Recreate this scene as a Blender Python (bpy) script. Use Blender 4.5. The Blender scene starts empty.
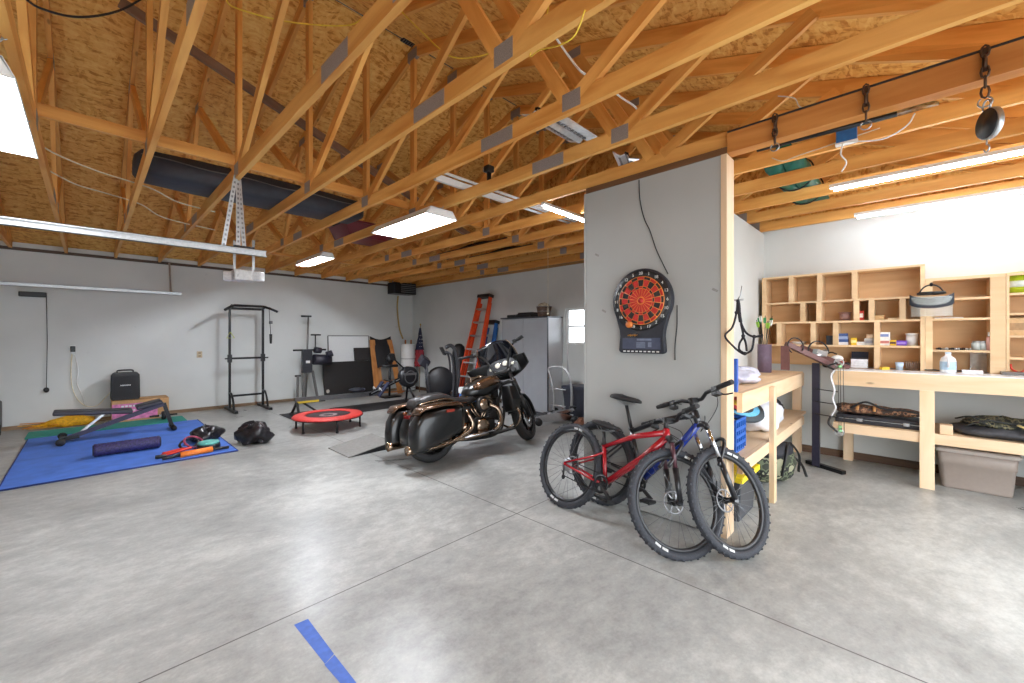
import bpy, bmesh, math, random
from mathutils import Vector, Matrix, Euler
random.seed(7)
SC = bpy.context.scene
COL = SC.collection
PI = math.pi
R = math.radians

# ---------------------------------------------------------------- camera, world, exposure
CAM_H, FPX, HZ = 1.5, 410.5, 337.0
FX, FY = math.cos(R(44.15)), math.sin(R(44.15))
cd = bpy.data.cameras.new('camera')
cam = bpy.data.objects.new('camera', cd)
COL.objects.link(cam)
cam.location = (0, 0, CAM_H)
cam.rotation_euler = (PI / 2, 0, R(44.15 - 90))
cd.sensor_width = 36
cd.lens = FPX * 36 / 1024
cd.shift_y = -4.5 / 1024
cd.clip_start = 0.05
SC.camera = cam

WORLD = 6.4
w = bpy.data.worlds.new('sky')
SC.world = w
w.use_nodes = True
wn = w.node_tree.nodes
wn['Background'].inputs[0].default_value = (0.88, 0.94, 1.0, 1)
wn['Background'].inputs[1].default_value = WORLD

SC.view_settings.view_transform = 'Standard'
SC.view_settings.look = 'None'
SC.view_settings.gamma = 1
SC.view_settings.use_curve_mapping = False
SC.view_settings.exposure = 0.13
SC.cycles.max_bounces = 8
SC.cycles.diffuse_bounces = 5
SC.cycles.glossy_bounces = 4
SC.cycles.transparent_max_bounces = 12
SC.cycles.caustics_reflective = False
SC.cycles.caustics_refractive = False
SC.cycles.sample_clamp_indirect = 6

TUBE = 340.0       # radiance of the lit fluorescent tubes
LAMP_W = 1.0
def lamp(name, loc, sx, sy, power, rotz=0.0, color=(1, .97, .93), parent=None, rx=0.0):
    l = bpy.data.lights.new(name, 'AREA')
    l.shape = 'RECTANGLE'; l.size = sx; l.size_y = sy
    l.energy = power * LAMP_W; l.color = color
    o = bpy.data.objects.new(name, l)
    COL.objects.link(o)
    o.location = loc; o.rotation_euler = (rx, 0, rotz)
    o['kind'] = 'helper'
    if parent: o.parent = parent
    return o

# ---------------------------------------------------------------- photograph pixel -> place
def ray(px, py):
    t = (px - 512) / FPX; u = (HZ - py) / FPX
    return Vector((FX + FY * t, FY - FX * t, u))
def Pz(px, py, z=0.0):
    r = ray(px, py); k = (z - CAM_H) / r.z
    return Vector((r.x * k, r.y * k, z))
def PX(px, py, X):
    r = ray(px, py); k = X / r.x
    return Vector((X, r.y * k, CAM_H + r.z * k))
def PY(px, py, Y):
    r = ray(px, py); k = Y / r.y
    return Vector((r.x * k, Y, CAM_H + r.z * k))
def PD(px, py, d):
    r = ray(px, py)
    return Vector((r.x * d, r.y * d, CAM_H + r.z * d))

# ---------------------------------------------------------------- materials
MATS = {}
def srgb(c):
    return tuple((v / 255 / 12.92 if v / 255 <= .04045 else ((v / 255 + .055) / 1.055) ** 2.4) for v in c)
def _new(name):
    m = bpy.data.materials.new(name); m.use_nodes = True
    nt = m.node_tree
    return m, nt, nt.nodes['Principled BSDF']
def mat(name, rgb, rough=.5, metal=0.0, var=.12, scale=30, bump=0.0, emit=0.0, alpha=1.0, trans=0.0, coat=0.0, stretch=(1, 1, 1), sheen=0):
    """rgb as 0..255 sRGB; a little noise keeps every surface from being flat"""
    if name in MATS: return MATS[name]
    m, nt, b = _new(name)
    c = srgb(rgb)
    tc = nt.nodes.new('ShaderNodeTexCoord'); mp = nt.nodes.new('ShaderNodeMapping')
    mp.inputs['Scale'].default_value = stretch
    nt.links.new(tc.outputs['Object'], mp.inputs[0])
    nz = nt.nodes.new('ShaderNodeTexNoise'); nz.inputs['Scale'].default_value = scale; nz.inputs['Detail'].default_value = 4
    nt.links.new(mp.outputs[0], nz.inputs['Vector'])
    cr = nt.nodes.new('ShaderNodeValToRGB')
    cr.color_ramp.elements[0].position = .3; cr.color_ramp.elements[1].position = .7
    cr.color_ramp.elements[0].color = (*[max(0, v * (1 - var)) for v in c], 1)
    cr.color_ramp.elements[1].color = (*[min(1, v * (1 + var)) for v in c], 1)
    nt.links.new(nz.outputs['Fac'], cr.inputs[0])
    nt.links.new(cr.outputs[0], b.inputs['Base Color'])
    b.inputs['Roughness'].default_value = rough
    b.inputs['Metallic'].default_value = metal
    if coat: b.inputs['Coat Weight'].default_value = coat; b.inputs['Coat Roughness'].default_value = .08
    if alpha < 1: b.inputs['Alpha'].default_value = alpha
    if trans: b.inputs['Transmission Weight'].default_value = trans
    if emit:
        b.inputs['Emission Color'].default_value = (*c, 1); b.inputs['Emission Strength'].default_value = emit
    if bump:
        bp = nt.nodes.new('ShaderNodeBump'); bp.inputs['Strength'].default_value = bump; bp.inputs['Distance'].default_value = .01
        nt.links.new(nz.outputs['Fac'], bp.inputs['Height']); nt.links.new(bp.outputs[0], b.inputs['Normal'])
    MATS[name] = m
    return m
def wood(name, dark, light, axis='X', rough=.6, scale=9, knots=True):
    if name in MATS: return MATS[name]
    m, nt, b = _new(name)
    tc = nt.nodes.new('ShaderNodeTexCoord'); mp = nt.nodes.new('ShaderNodeMapping')
    s = {'X': (.12, 1, 1), 'Y': (1, .12, 1), 'Z': (1, 1, .12)}[axis]
    mp.inputs['Scale'].default_value = s
    nt.links.new(tc.outputs['Object'], mp.inputs[0])
    oi = nt.nodes.new('ShaderNodeObjectInfo')
    nz = nt.nodes.new('ShaderNodeTexNoise'); nz.noise_dimensions = '4D'
    nz.inputs['Scale'].default_value = scale; nz.inputs['Detail'].default_value = 6; nz.inputs['Distortion'].default_value = .8
    mu = nt.nodes.new('ShaderNodeMath'); mu.operation = 'MULTIPLY'; mu.inputs[1].default_value = 40
    nt.links.new(oi.outputs['Random'], mu.inputs[0]); nt.links.new(mu.outputs[0], nz.inputs['W'])
    nt.links.new(mp.outputs[0], nz.inputs['Vector'])
    cr = nt.nodes.new('ShaderNodeValToRGB')
    e = cr.color_ramp.elements
    e[0].position = .3; e[0].color = (*srgb(dark), 1)
    e[1].position = .65; e[1].color = (*srgb(light), 1)
    nt.links.new(nz.outputs['Fac'], cr.inputs[0])
    last = cr.outputs[0]
    if knots:
        vo = nt.nodes.new('ShaderNodeTexVoronoi'); vo.inputs['Scale'].default_value = 3.2
        mp2 = nt.nodes.new('ShaderNodeMapping')
        mp2.inputs['Scale'].default_value = tuple(.5 if q < 1 else 1.4 for q in s)
        nt.links.new(tc.outputs['Object'], mp2.inputs[0]); nt.links.new(mp2.outputs[0], vo.inputs['Vector'])
        kr = nt.nodes.new('ShaderNodeMapRange'); kr.inputs[1].default_value = .03; kr.inputs[2].default_value = .07
        kr.inputs[3].default_value = .75; kr.inputs[4].default_value = 0
        nt.links.new(vo.outputs['Distance'], kr.inputs[0])
        mx = nt.nodes.new('ShaderNodeMix'); mx.data_type = 'RGBA'
        nt.links.new(kr.outputs[0], mx.inputs[0]); nt.links.new(last, mx.inputs[6])
        mx.inputs[7].default_value = (*[v * .4 for v in srgb(dark)], 1)
        last = mx.outputs[2]
    hv = nt.nodes.new('ShaderNodeHueSaturation')
    mr = nt.nodes.new('ShaderNodeMapRange'); mr.inputs[3].default_value = .86; mr.inputs[4].default_value = 1.12
    nt.links.new(oi.outputs['Random'], mr.inputs[0]); nt.links.new(mr.outputs[0], hv.inputs['Value'])
    nt.links.new(last, hv.inputs['Color'])
    nt.links.new(hv.outputs[0], b.inputs['Base Color'])
    b.inputs['Roughness'].default_value = rough
    MATS[name] = m
    return m
def osb():
    if 'osb' in MATS: return MATS['osb']
    m, nt, b = _new('osb')
    L = nt.links
    tc = nt.nodes.new('ShaderNodeTexCoord')
    wv = nt.nodes.new('ShaderNodeTexNoise'); wv.inputs['Scale'].default_value = 2.2; wv.inputs['Detail'].default_value = 2
    L.new(tc.outputs['Object'], wv.inputs['Vector'])
    mixv = nt.nodes.new('ShaderNodeMix'); mixv.data_type = 'RGBA'; mixv.blend_type = 'ADD'; mixv.inputs[0].default_value = .25
    L.new(tc.outputs['Object'], mixv.inputs[6]); L.new(wv.outputs['Color'], mixv.inputs[7])
    fields = []
    for sc_, rot in (((11, 38, 20), .25), ((12, 36, 20), -.6), ((30, 13, 10), .15)):
        mp = nt.nodes.new('ShaderNodeMapping'); mp.inputs['Scale'].default_value = sc_; mp.inputs['Rotation'].default_value = (0, 0, rot)
        L.new(mixv.outputs[2], mp.inputs[0])
        vo = nt.nodes.new('ShaderNodeTexVoronoi'); vo.inputs['Scale'].default_value = 1.0
        L.new(mp.outputs[0], vo.inputs['Vector']); fields.append(vo)
    a = nt.nodes.new('ShaderNodeMix'); a.data_type = 'RGBA'; a.inputs[0].default_value = .5
    L.new(fields[0].outputs['Color'], a.inputs[6]); L.new(fields[1].outputs['Color'], a.inputs[7])
    c = nt.nodes.new('ShaderNodeMix'); c.data_type = 'RGBA'; c.inputs[0].default_value = .3
    L.new(a.outputs[2], c.inputs[6]); L.new(fields[2].outputs['Color'], c.inputs[7])
    bw = nt.nodes.new('ShaderNodeRGBToBW'); L.new(c.outputs[2], bw.inputs[0])
    fn = nt.nodes.new('ShaderNodeTexNoise'); fn.inputs['Scale'].default_value = 34; fn.inputs['Detail'].default_value = 5
    L.new(tc.outputs['Object'], fn.inputs['Vector'])
    ad = nt.nodes.new('ShaderNodeMath'); ad.operation = 'MULTIPLY_ADD'; ad.inputs[1].default_value = .35
    L.new(fn.outputs['Fac'], ad.inputs[0]); L.new(bw.outputs[0], ad.inputs[2])
    cr = nt.nodes.new('ShaderNodeValToRGB')
    e = cr.color_ramp.elements
    e[0].position = .42; e[0].color = (*srgb((200, 128, 50)), 1)
    e[1].position = .95; e[1].color = (*srgb((252, 208, 124)), 1)
    k = e.new(.62); k.color = (*srgb((238, 178, 90)), 1)
    L.new(ad.outputs[0], cr.inputs[0])
    L.new(cr.outputs[0], b.inputs['Base Color'])
    b.inputs['Roughness'].default_value = .7
    MATS['osb'] = m
    return m

# ---------------------------------------------------------------- mesh builder
def frame_of(d, up=(0, 0, 1)):
    d = Vector(d).normalized(); up = Vector(up)
    if abs(d.dot(up.normalized())) > .98: up = Vector((1, 0, 0)) if abs(d.x) < .9 else Vector((0, 1, 0))
    s = d.cross(up).normalized(); u = s.cross(d).normalized()
    return d, s, u
class MB:
    def __init__(self): self.bm = bmesh.new(); self.m = 0; self.smooth = False
    def _f(self, vs):
        try:
            f = self.bm.faces.new(vs); f.material_index = self.m; f.smooth = self.smooth
        except ValueError: pass
    def box(self, c, s, rot=None):
        c = Vector(c); M = rot.to_matrix() if isinstance(rot, Euler) else rot
        v = []
        for z in (-.5, .5):
            for x, y in ((-.5, -.5), (.5, -.5), (.5, .5), (-.5, .5)):
                p = Vector((x * s[0], y * s[1], z * s[2]))
                if M is not None: p = M @ p
                v.append(self.bm.verts.new(c + p))
        sm = self.smooth; self.smooth = False
        for q in ((3, 2, 1, 0), (4, 5, 6, 7), (0, 1, 5, 4), (1, 2, 6, 5), (2, 3, 7, 6), (3, 0, 4, 7)): self._f([v[i] for i in q])
        self.smooth = sm
        return self
    def b2(self, a, b):
        a = Vector(a); b = Vector(b)
        return self.box((a + b) / 2, [abs(b[i] - a[i]) for i in range(3)])
    def beam(self, p0, p1, w, h, up=(0, 0, 1)):
        """bar from p0 to p1, w across, h along up"""
        p0 = Vector(p0); p1 = Vector(p1); d, s, u = frame_of(p1 - p0, up)
        v = [self.bm.verts.new(p + s * a * w / 2 + u * b * h / 2) for p in (p0, p1) for a, b in ((-1, -1), (1, -1), (1, 1), (-1, 1))]
        sm = self.smooth; self.smooth = False
        for q in ((0, 1, 2, 3), (7, 6, 5, 4), (1, 0, 4, 5), (2, 1, 5, 6), (3, 2, 6, 7), (0, 3, 7, 4)): self._f([v[i] for i in q])
        self.smooth = sm
        return self
    def rings(self, rings, closed_u=True, cap=True, loop=False):
        rs = [[self.bm.verts.new(p) for p in r] for r in rings]
        n = len(rs[0])
        pairs = list(zip(rs[:-1], rs[1:])) + ([(rs[-1], rs[0])] if loop else [])
        for a, b in pairs:
            for i in range(n if closed_u else n - 1):
                j = (i + 1) % n
                self._f([a[i], a[j], b[j], b[i]])
        if cap and closed_u and not loop:
            self._f(list(reversed(rs[0]))); self._f(rs[-1])
        return self
    def tube(self, pts, r, seg=8, loop=False, cap=True, flat=1.0, up=(0, 0, 1)):
        pts = [Vector(p) for p in pts]; n = len(pts)
        rr = r if isinstance(r, (list, tuple)) else [r] * n
        rings = []; u = None
        for i in range(n):
            if loop: d = pts[(i + 1) % n] - pts[i - 1]
            else: d = pts[min(i + 1, n - 1)] - pts[max(i - 1, 0)]
            if d.length < 1e-9: d = Vector((0, 0, 1))
            d.normalize()
            if u is None: _, s, u = frame_of(d, up)
            else:
                u = (u - d * u.dot(d))
                u = u.normalized() if u.length > 1e-6 else frame_of(d, up)[2]
                s = d.cross(u)
            rings.append([pts[i] + (s * math.cos(k * 2 * PI / seg) + u * math.sin(k * 2 * PI / seg) * flat) * rr[i] for k in range(seg)])
        sm = self.smooth; self.smooth = True
        self.rings(rings, cap=cap, loop=loop); self.smooth = sm
        return self
    def cyl(self, p0, p1, r0, r1=None, seg=16):
        p0 = Vector(p0); p1 = Vector(p1); r1 = r0 if r1 is None else r1
        d, s, u = frame_of(p1 - p0)
        rg = [[p + (s * math.cos(k * 2 * PI / seg) + u * math.sin(k * 2 * PI / seg)) * r for k in range(seg)] for p, r in ((p0, r0), (p1, r1))]
        sm = self.smooth; self.smooth = True
        a = [self.bm.verts.new(p) for p in rg[0]]; b = [self.bm.verts.new(p) for p in rg[1]]
        for i in range(seg): self._f([a[i], a[(i + 1) % seg], b[(i + 1) % seg], b[i]])
        self.smooth = False
        self._f(list(reversed(a))); self._f(b)
        self.smooth = sm
        return self
    def lathe(self, prof, c=(0, 0, 0), axis=(0, 0, 1), seg=20, cap=True, loop=False):
        """prof: (radius, height along axis)"""
        c = Vector(c); d, s, u = frame_of(axis, (0, 1, 0) if abs(Vector(axis).normalized().z) > .9 else (0, 0, 1))
        rg = [[c + d * h + (s * math.cos(k * 2 * PI / seg) + u * math.sin(k * 2 * PI / seg)) * max(r, 1e-4) for k in range(seg)] for r, h in prof]
        sm = self.smooth; self.smooth = True
        self.rings(rg, cap=cap, loop=loop); self.smooth = sm
        return self
    def torus(self, c, axis, Rm, r, seg=32, sub=8, flat=1.0):
        prof = [(Rm + r * math.cos(k * 2 * PI / sub), r * flat * math.sin(k * 2 * PI / sub)) for k in range(sub)]
        return self.lathe(prof, c, axis, seg, cap=False, loop=True)
    def ball(self, c, s, seg=12, rot=None):
        c = Vector(c); s = (s, s, s) if not isinstance(s, (tuple, list)) else s
        n = max(4, seg // 2); rg = []
        for i in range(n + 1):
            a = -PI / 2 + PI * i / n
            rr = max(math.cos(a), 1e-3)
            ring = [Vector((s[0] * rr * math.cos(k * 2 * PI / seg), s[1] * rr * math.sin(k * 2 * PI / seg), s[2] * math.sin(a))) for k in range(seg)]
            rg.append([c + (rot @ p if rot is not None else p) for p in ring])
        sm = self.smooth; self.smooth = True
        self.rings(rg); self.smooth = sm
        return self
    def prism(self, pts, off):
        """closed outline of 3-D points pushed by off"""
        off = Vector(off)
        a = [self.bm.verts.new(Vector(p)) for p in pts]; b = [self.bm.verts.new(Vector(p) + off) for p in pts]
        n = len(a); sm = self.smooth; self.smooth = False
        for i in range(n): self._f([a[i], a[(i + 1) % n], b[(i + 1) % n], b[i]])
        self._f(list(reversed(a))); self._f(b)
        self.smooth = sm
        return self
    def sheet(self, fn, nu, nv, thick=0.0):
        """grid fn(u,v)->point; optional thickness downward along the normal guess"""
        g = [[self.bm.verts.new(Vector(fn(i / nu, j / nv))) for j in range(nv + 1)] for i in range(nu + 1)]
        for i in range(nu):
            for j in range(nv): self._f([g[i][j], g[i + 1][j], g[i + 1][j + 1], g[i][j + 1]])
        return self
    def build(self, name, mats, parent=None, bevel=0.0, seg=2, subsurf=0, solid=0.0, fix=True):
        if fix: bmesh.ops.recalc_face_normals(self.bm, faces=self.bm.faces[:])
        me = bpy.data.meshes.new(name); self.bm.to_mesh(me); self.bm.free()
        o = bpy.data.objects.new(name, me); COL.objects.link(o)
        for mm in (mats if isinstance(mats, (list, tuple)) else [mats]): me.materials.append(mm)
        if parent is not None: o.parent = parent
        if solid:
            q = o.modifiers.new('solid', 'SOLIDIFY'); q.thickness = solid; q.offset = 0
        if bevel:
            q = o.modifiers.new('bevel', 'BEVEL'); q.width = bevel; q.segments = seg; q.limit_method = 'ANGLE'
        if subsurf:
            q = o.modifiers.new('sub', 'SUBSURF'); q.levels = subsurf; q.render_levels = subsurf
        return o
def tag(o, label, cat, group=None, kind=None):
    o['label'] = label; o['category'] = cat
    if group: o['group'] = group
    if kind: o['kind'] = kind
    return o
def thing(name, label, cat, loc=(0, 0, 0), rz=0.0, group=None, rot=None):
    o = bpy.data.objects.new(name, None); COL.objects.link(o)
    o.empty_display_size = .1
    o.location = loc; o.rotation_euler = rot if rot is not None else (0, 0, rz)
    return tag(o, label, cat, group)
def struct(o): o['kind'] = 'structure'; return o
def copy_tree(o, parent=None):
    c = o.copy(); COL.objects.link(c)
    if parent is not None: c.parent = parent
    for ch in list(o.children): copy_tree(ch, c)
    return c
def text(name, body, size, loc, rot, m, parent=None, extrude=.001, align='CENTER'):
    cu = bpy.data.curves.new(name, 'FONT'); cu.body = body; cu.size = size; cu.extrude = extrude
    cu.align_x = align; cu.align_y = 'CENTER'
    q = bpy.data.objects.new(name + '_curve', cu); COL.objects.link(q)
    me = bpy.data.meshes.new_from_object(q.evaluated_get(bpy.context.evaluated_depsgraph_get()))
    bpy.data.objects.remove(q); me.materials.clear(); me.materials.append(m)
    o = bpy.data.objects.new(name, me); COL.objects.link(o)
    o.location = loc; o.rotation_euler = rot
    if parent is not None: o.parent = parent
    return o
def arc(c, r, a0, a1, n, ax=(1, 0, 0), ay=(0, 1, 0)):
    c = Vector(c); ax = Vector(ax); ay = Vector(ay)
    return [c + ax * r * math.cos(a0 + (a1 - a0) * i / n) + ay * r * math.sin(a0 + (a1 - a0) * i / n) for i in range(n + 1)]
def spline(pts, n=6):
    """smooth polyline through points (Catmull-Rom)"""
    P = [Vector(p) for p in pts]; P = [P[0] * 2 - P[1]] + P + [P[-1] * 2 - P[-2]]
    out = []
    for i in range(1, len(P) - 2):
        a, b, c, d = P[i - 1], P[i], P[i + 1], P[i + 2]
        for k in range(n):
            t = k / n
            out.append(.5 * ((2 * b) + (c - a) * t + (2 * a - 5 * b + 4 * c - d) * t * t + (3 * b - a - 3 * c + d) * t ** 3))
    out.append(P[-2])
    return out

# common materials
M_BLACK = mat('black_plastic', (26, 26, 28), .45)
M_RUBBER = mat('black_rubber', (34, 34, 36), .75)
M_BSTEEL = mat('black_steel', (22, 22, 24), .4, .3)
M_CHROME = mat('chrome', (205, 205, 208), .15, 1.0, var=.03)
M_STEEL = mat('galvanised_steel', (175, 178, 180), .38, .85, scale=60)
M_ALU = mat('brushed_aluminium', (190, 192, 194), .35, .8)
M_WHITE = mat('white_paint', (232, 232, 230), .5, var=.03)
M_GREYP = mat('grey_plastic', (110, 110, 112), .5)
M_PINE = {a: wood('pine_' + a, (224, 189, 147), (238, 209, 175), a, scale=10) for a in 'XYZ'}
M_LUM = {a: wood('truss_lumber_' + a, (208, 136, 58), (242, 184, 102), a, scale=9) for a in 'XYZ'}
# ---------------------------------------------------------------- the room
Z_C = 2.935            # underside of the truss bottom chords
Y_L, X_B, Y_R, X_F = 10.38, 6.54, -1.66, -3.3
Y_RIDGE = (Y_L + Y_R) / 2
HEEL = Z_C + .12
SLOPE = 1 / 3
def roof_z(y): return HEEL + SLOPE * (min(y, 2 * Y_RIDGE - y) - Y_R)

def wall_mat(name, base, streak=True):
    m, nt, b = _new(name); L = nt.links
    tc = nt.nodes.new('ShaderNodeTexCoord')
    n1 = nt.nodes.new('ShaderNodeTexNoise'); n1.inputs['Scale'].default_value = .9; n1.inputs['Detail'].default_value = 5
    n2 = nt.nodes.new('ShaderNodeTexNoise'); n2.inputs['Scale'].default_value = 7; n2.inputs['Detail'].default_value = 6
    for n in (n1, n2): L.new(tc.outputs['Object'], n.inputs['Vector'])
    cr = nt.nodes.new('ShaderNodeValToRGB'); c = srgb(base)
    cr.color_ramp.elements[0].position = .35; cr.color_ramp.elements[0].color = (*[v * .9 for v in c], 1)
    cr.color_ramp.elements[1].position = .6; cr.color_ramp.elements[1].color = (*c, 1)
    L.new(n1.outputs['Fac'], cr.inputs[0])
    sp = nt.nodes.new('ShaderNodeMapRange'); sp.inputs[1].default_value = .70; sp.inputs[2].default_value = .78; sp.inputs[3].default_value = 0; sp.inputs[4].default_value = .35
    L.new(n2.outputs['Fac'], sp.inputs[0])
    mx = nt.nodes.new('ShaderNodeMix'); mx.data_type = 'RGBA'
    L.new(sp.outputs[0], mx.inputs[0]); L.new(cr.outputs[0], mx.inputs[6]); mx.inputs[7].default_value = (*[v * .62 for v in c], 1)
    L.new(mx.outputs[2], b.inputs['Base Color']); b.inputs['Roughness'].default_value = .75
    return m
M_WALL = wall_mat('scuffed_white_wall', (213, 216, 214))
M_WALLP = wall_mat('primed_wallboard', (172, 173, 170))  # partition tone lowered to hold the shade of a face lit from behind

def floor_mat():
    m, nt, b = _new('concrete_floor'); L = nt.links
    tc = nt.nodes.new('ShaderNodeTexCoord'); sx = nt.nodes.new('ShaderNodeSeparateXYZ'); L.new(tc.outputs['Object'], sx.inputs[0])
    n1 = nt.nodes.new('ShaderNodeTexNoise'); n1.inputs['Scale'].default_value = .8; n1.inputs['Detail'].default_value = 7; n1.inputs['Roughness'].default_value = .62; n1.inputs['Distortion'].default_value = .6
    n2 = nt.nodes.new('ShaderNodeTexNoise'); n2.inputs['Scale'].default_value = 9; n2.inputs['Detail'].default_value = 8; n2.inputs['Roughness'].default_value = .7
    L.new(tc.outputs['Object'], n1.inputs['Vector'])
    mp = nt.nodes.new('ShaderNodeMapping'); mp.inputs['Scale'].default_value = (.8, 1.2, 1); mp.inputs['Rotation'].default_value = (0, 0, .5)
    L.new(tc.outputs['Object'], mp.inputs[0]); L.new(mp.outputs[0], n2.inputs['Vector'])
    ad = nt.nodes.new('ShaderNodeMath'); ad.operation = 'MULTIPLY_ADD'; ad.inputs[1].default_value = .6
    n4 = nt.nodes.new('ShaderNodeTexNoise'); n4.inputs['Scale'].default_value = 46; n4.inputs['Detail'].default_value = 6; n4.inputs['Roughness'].default_value = .75; L.new(tc.outputs['Object'], n4.inputs['Vector'])
    hf = nt.nodes.new('ShaderNodeMath'); hf.operation = 'MULTIPLY_ADD'; hf.inputs[1].default_value = .55; hf.inputs[2].default_value = -.28; L.new(n4.outputs['Fac'], hf.inputs[0])
    sm = nt.nodes.new('ShaderNodeMath'); sm.operation = 'ADD'; L.new(n2.outputs['Fac'], sm.inputs[0]); L.new(hf.outputs[0], sm.inputs[1])
    L.new(sm.outputs[0], ad.inputs[0]); L.new(n1.outputs['Fac'], ad.inputs[2])
    cr = nt.nodes.new('ShaderNodeValToRGB'); e = cr.color_ramp.elements
    e[0].position = .55; e[0].color = (*srgb((132, 133, 131)), 1)
    e[1].position = 1.05; e[1].color = (*srgb((190, 191, 187)), 1)
    e.new(.8).color = (*srgb((162, 163, 160)), 1)
    L.new(ad.outputs[0], cr.inputs[0])
    # saw-cut joints
    last = None
    for k, at in ((0, 2.53), (1, 2.40), (0, -1.1), (1, 6.4)):
        s = nt.nodes.new('ShaderNodeMath'); s.operation = 'SUBTRACT'; s.inputs[1].default_value = at; L.new(sx.outputs[k], s.inputs[0])
        a = nt.nodes.new('ShaderNodeMath'); a.operation = 'ABSOLUTE'; L.new(s.outputs[0], a.inputs[0])
        c = nt.nodes.new('ShaderNodeMath'); c.operation = 'LESS_THAN'; c.inputs[1].default_value = .0045; L.new(a.outputs[0], c.inputs[0])
        if last is None: last = c.outputs[0]
        else:
            q = nt.nodes.new('ShaderNodeMath'); q.operation = 'MAXIMUM'; L.new(last, q.inputs[0]); L.new(c.outputs[0], q.inputs[1]); last = q.outputs[0]
    # small oil drips and scuffs
    n3 = nt.nodes.new('ShaderNodeTexNoise'); n3.inputs['Scale'].default_value = 3.3; n3.inputs['Detail'].default_value = 6
    L.new(tc.outputs['Object'], n3.inputs['Vector'])
    sp = nt.nodes.new('ShaderNodeMapRange'); sp.inputs[1].default_value = .66; sp.inputs[2].default_value = .78; sp.inputs[3].default_value = 0; sp.inputs[4].default_value = .3
    L.new(n3.outputs['Fac'], sp.inputs[0])
    mx = nt.nodes.new('ShaderNodeMix'); mx.data_type = 'RGBA'; L.new(sp.outputs[0], mx.inputs[0]); L.new(cr.outputs[0], mx.inputs[6]); mx.inputs[7].default_value = (*srgb((120, 112, 100)), 1)
    m2 = nt.nodes.new('ShaderNodeMix'); m2.data_type = 'RGBA'; L.new(last, m2.inputs[0]); L.new(mx.outputs[2], m2.inputs[6]); m2.inputs[7].default_value = (*srgb((92, 90, 88)), 1)
    L.new(m2.outputs[2], b.inputs['Base Color'])
    rr = nt.nodes.new('ShaderNodeMapRange'); rr.inputs[1].default_value = .3; rr.inputs[2].default_value = .7; rr.inputs[3].default_value = .27; rr.inputs[4].default_value = .42; b.inputs['Specular IOR Level'].default_value = .4
    L.new(n1.outputs['Fac'], rr.inputs[0]); L.new(rr.outputs[0], b.inputs['Roughness'])
    bp = nt.nodes.new('ShaderNodeBump'); bp.inputs['Strength'].default_value = .06; bp.inputs['Distance'].default_value = .01
    L.new(n2.outputs['Fac'], bp.inputs['Height']); L.new(bp.outputs[0], b.inputs['Normal'])
    return m
M_FLOOR = floor_mat()
struct(MB().b2((X_F - .3, Y_R - .3, -.12), (X_B + .3, Y_L + .3, 0)).build('floor', M_FLOOR))
struct(MB().b2((X_F - .2, Y_L, 0), (X_B + .2, Y_L + .14, Z_C + .1)).build('wall_left', M_WALL))
# back wall, with the hole of its window
WY0, WY1, WZ0, WZ1 = 3.75, 4.88, 1.36, 2.06
b = MB()
b.b2((X_B, Y_R - .1, 0), (X_B + .14, WY0, Z_C + .1)); b.b2((X_B, WY1, 0), (X_B + .14, Y_L, Z_C + .1))
b.b2((X_B, WY0, 0), (X_B + .14, WY1, WZ0)); b.b2((X_B, WY0, WZ1), (X_B + .14, WY1, Z_C + .1))
struct(b.build('wall_back', M_WALL))
# gable boarding above the back wall
g = MB()
g.prism([(X_B + .02, Y_R, Z_C + .1), (X_B + .02, Y_L, Z_C + .1), (X_B + .02, Y_L, roof_z(Y_L)), (X_B + .02, Y_RIDGE, roof_z(Y_RIDGE)), (X_B + .02, Y_R, roof_z(Y_R))], (.1, 0, 0))
struct(g.build('wall_gable_back', osb()))
g = MB()
g.prism([(X_F - .12, Y_R, Z_C + .1), (X_F - .12, Y_L, Z_C + .1), (X_F - .12, Y_L, roof_z(Y_L)), (X_F - .12, Y_RIDGE, roof_z(Y_RIDGE)), (X_F - .12, Y_R, roof_z(Y_R))], (.1, 0, 0))
struct(g.build('wall_gable_front', osb()))
# right wall with one wide garage doorway standing open to the daylight; the front wall is closed
b = MB(); DX0, DX1, DH = -2.7, 5.4, 2.55
b.b2((X_F - .2, Y_R - .14, 0), (DX0, Y_R, Z_C + .1)); b.b2((DX1, Y_R - .14, 0), (X_B + .2, Y_R, Z_C + .1)); b.b2((DX0, Y_R - .14, DH), (DX1, Y_R, Z_C + .1))
struct(b.build('wall_right', M_WALL))
struct(MB().b2((X_F - .14, Y_R, 0), (X_F, Y_L, Z_C + .1)).build('wall_front', M_WALL))
# driveway slab outside the doorway
struct(MB().b2((X_F - 3, Y_R - 9, -.14), (X_B + 3, Y_R - .3, -.02)).build('driveway', mat('pale_driveway', (170, 168, 163), .8)))

# roof deck
def slope_sheet(y0, y1):
    z0, z1 = roof_z(y0), roof_z(y1)
    return [(X_F - .3, y0, z0), (X_F - .3, y1, z1), (X_F - .3, y1, z1 + .02), (X_F - .3, y0, z0 + .02)]
c = MB()
gap = .02
c.prism(slope_sheet(Y_R - .35, Y_RIDGE - gap), (X_B - X_F + .6, 0, 0)); c.prism(slope_sheet(Y_RIDGE + gap, Y_L + .35), (X_B - X_F + .6, 0, 0))
struct(c.build('ceiling', osb()))
struct(MB().b2((X_F - .3, Y_RIDGE - .2, roof_z(Y_RIDGE) + .03), (X_B + .3, Y_RIDGE + .2, roof_z(Y_RIDGE) + .06)).build('trim_ridge_cap', M_RUBBER))
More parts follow.
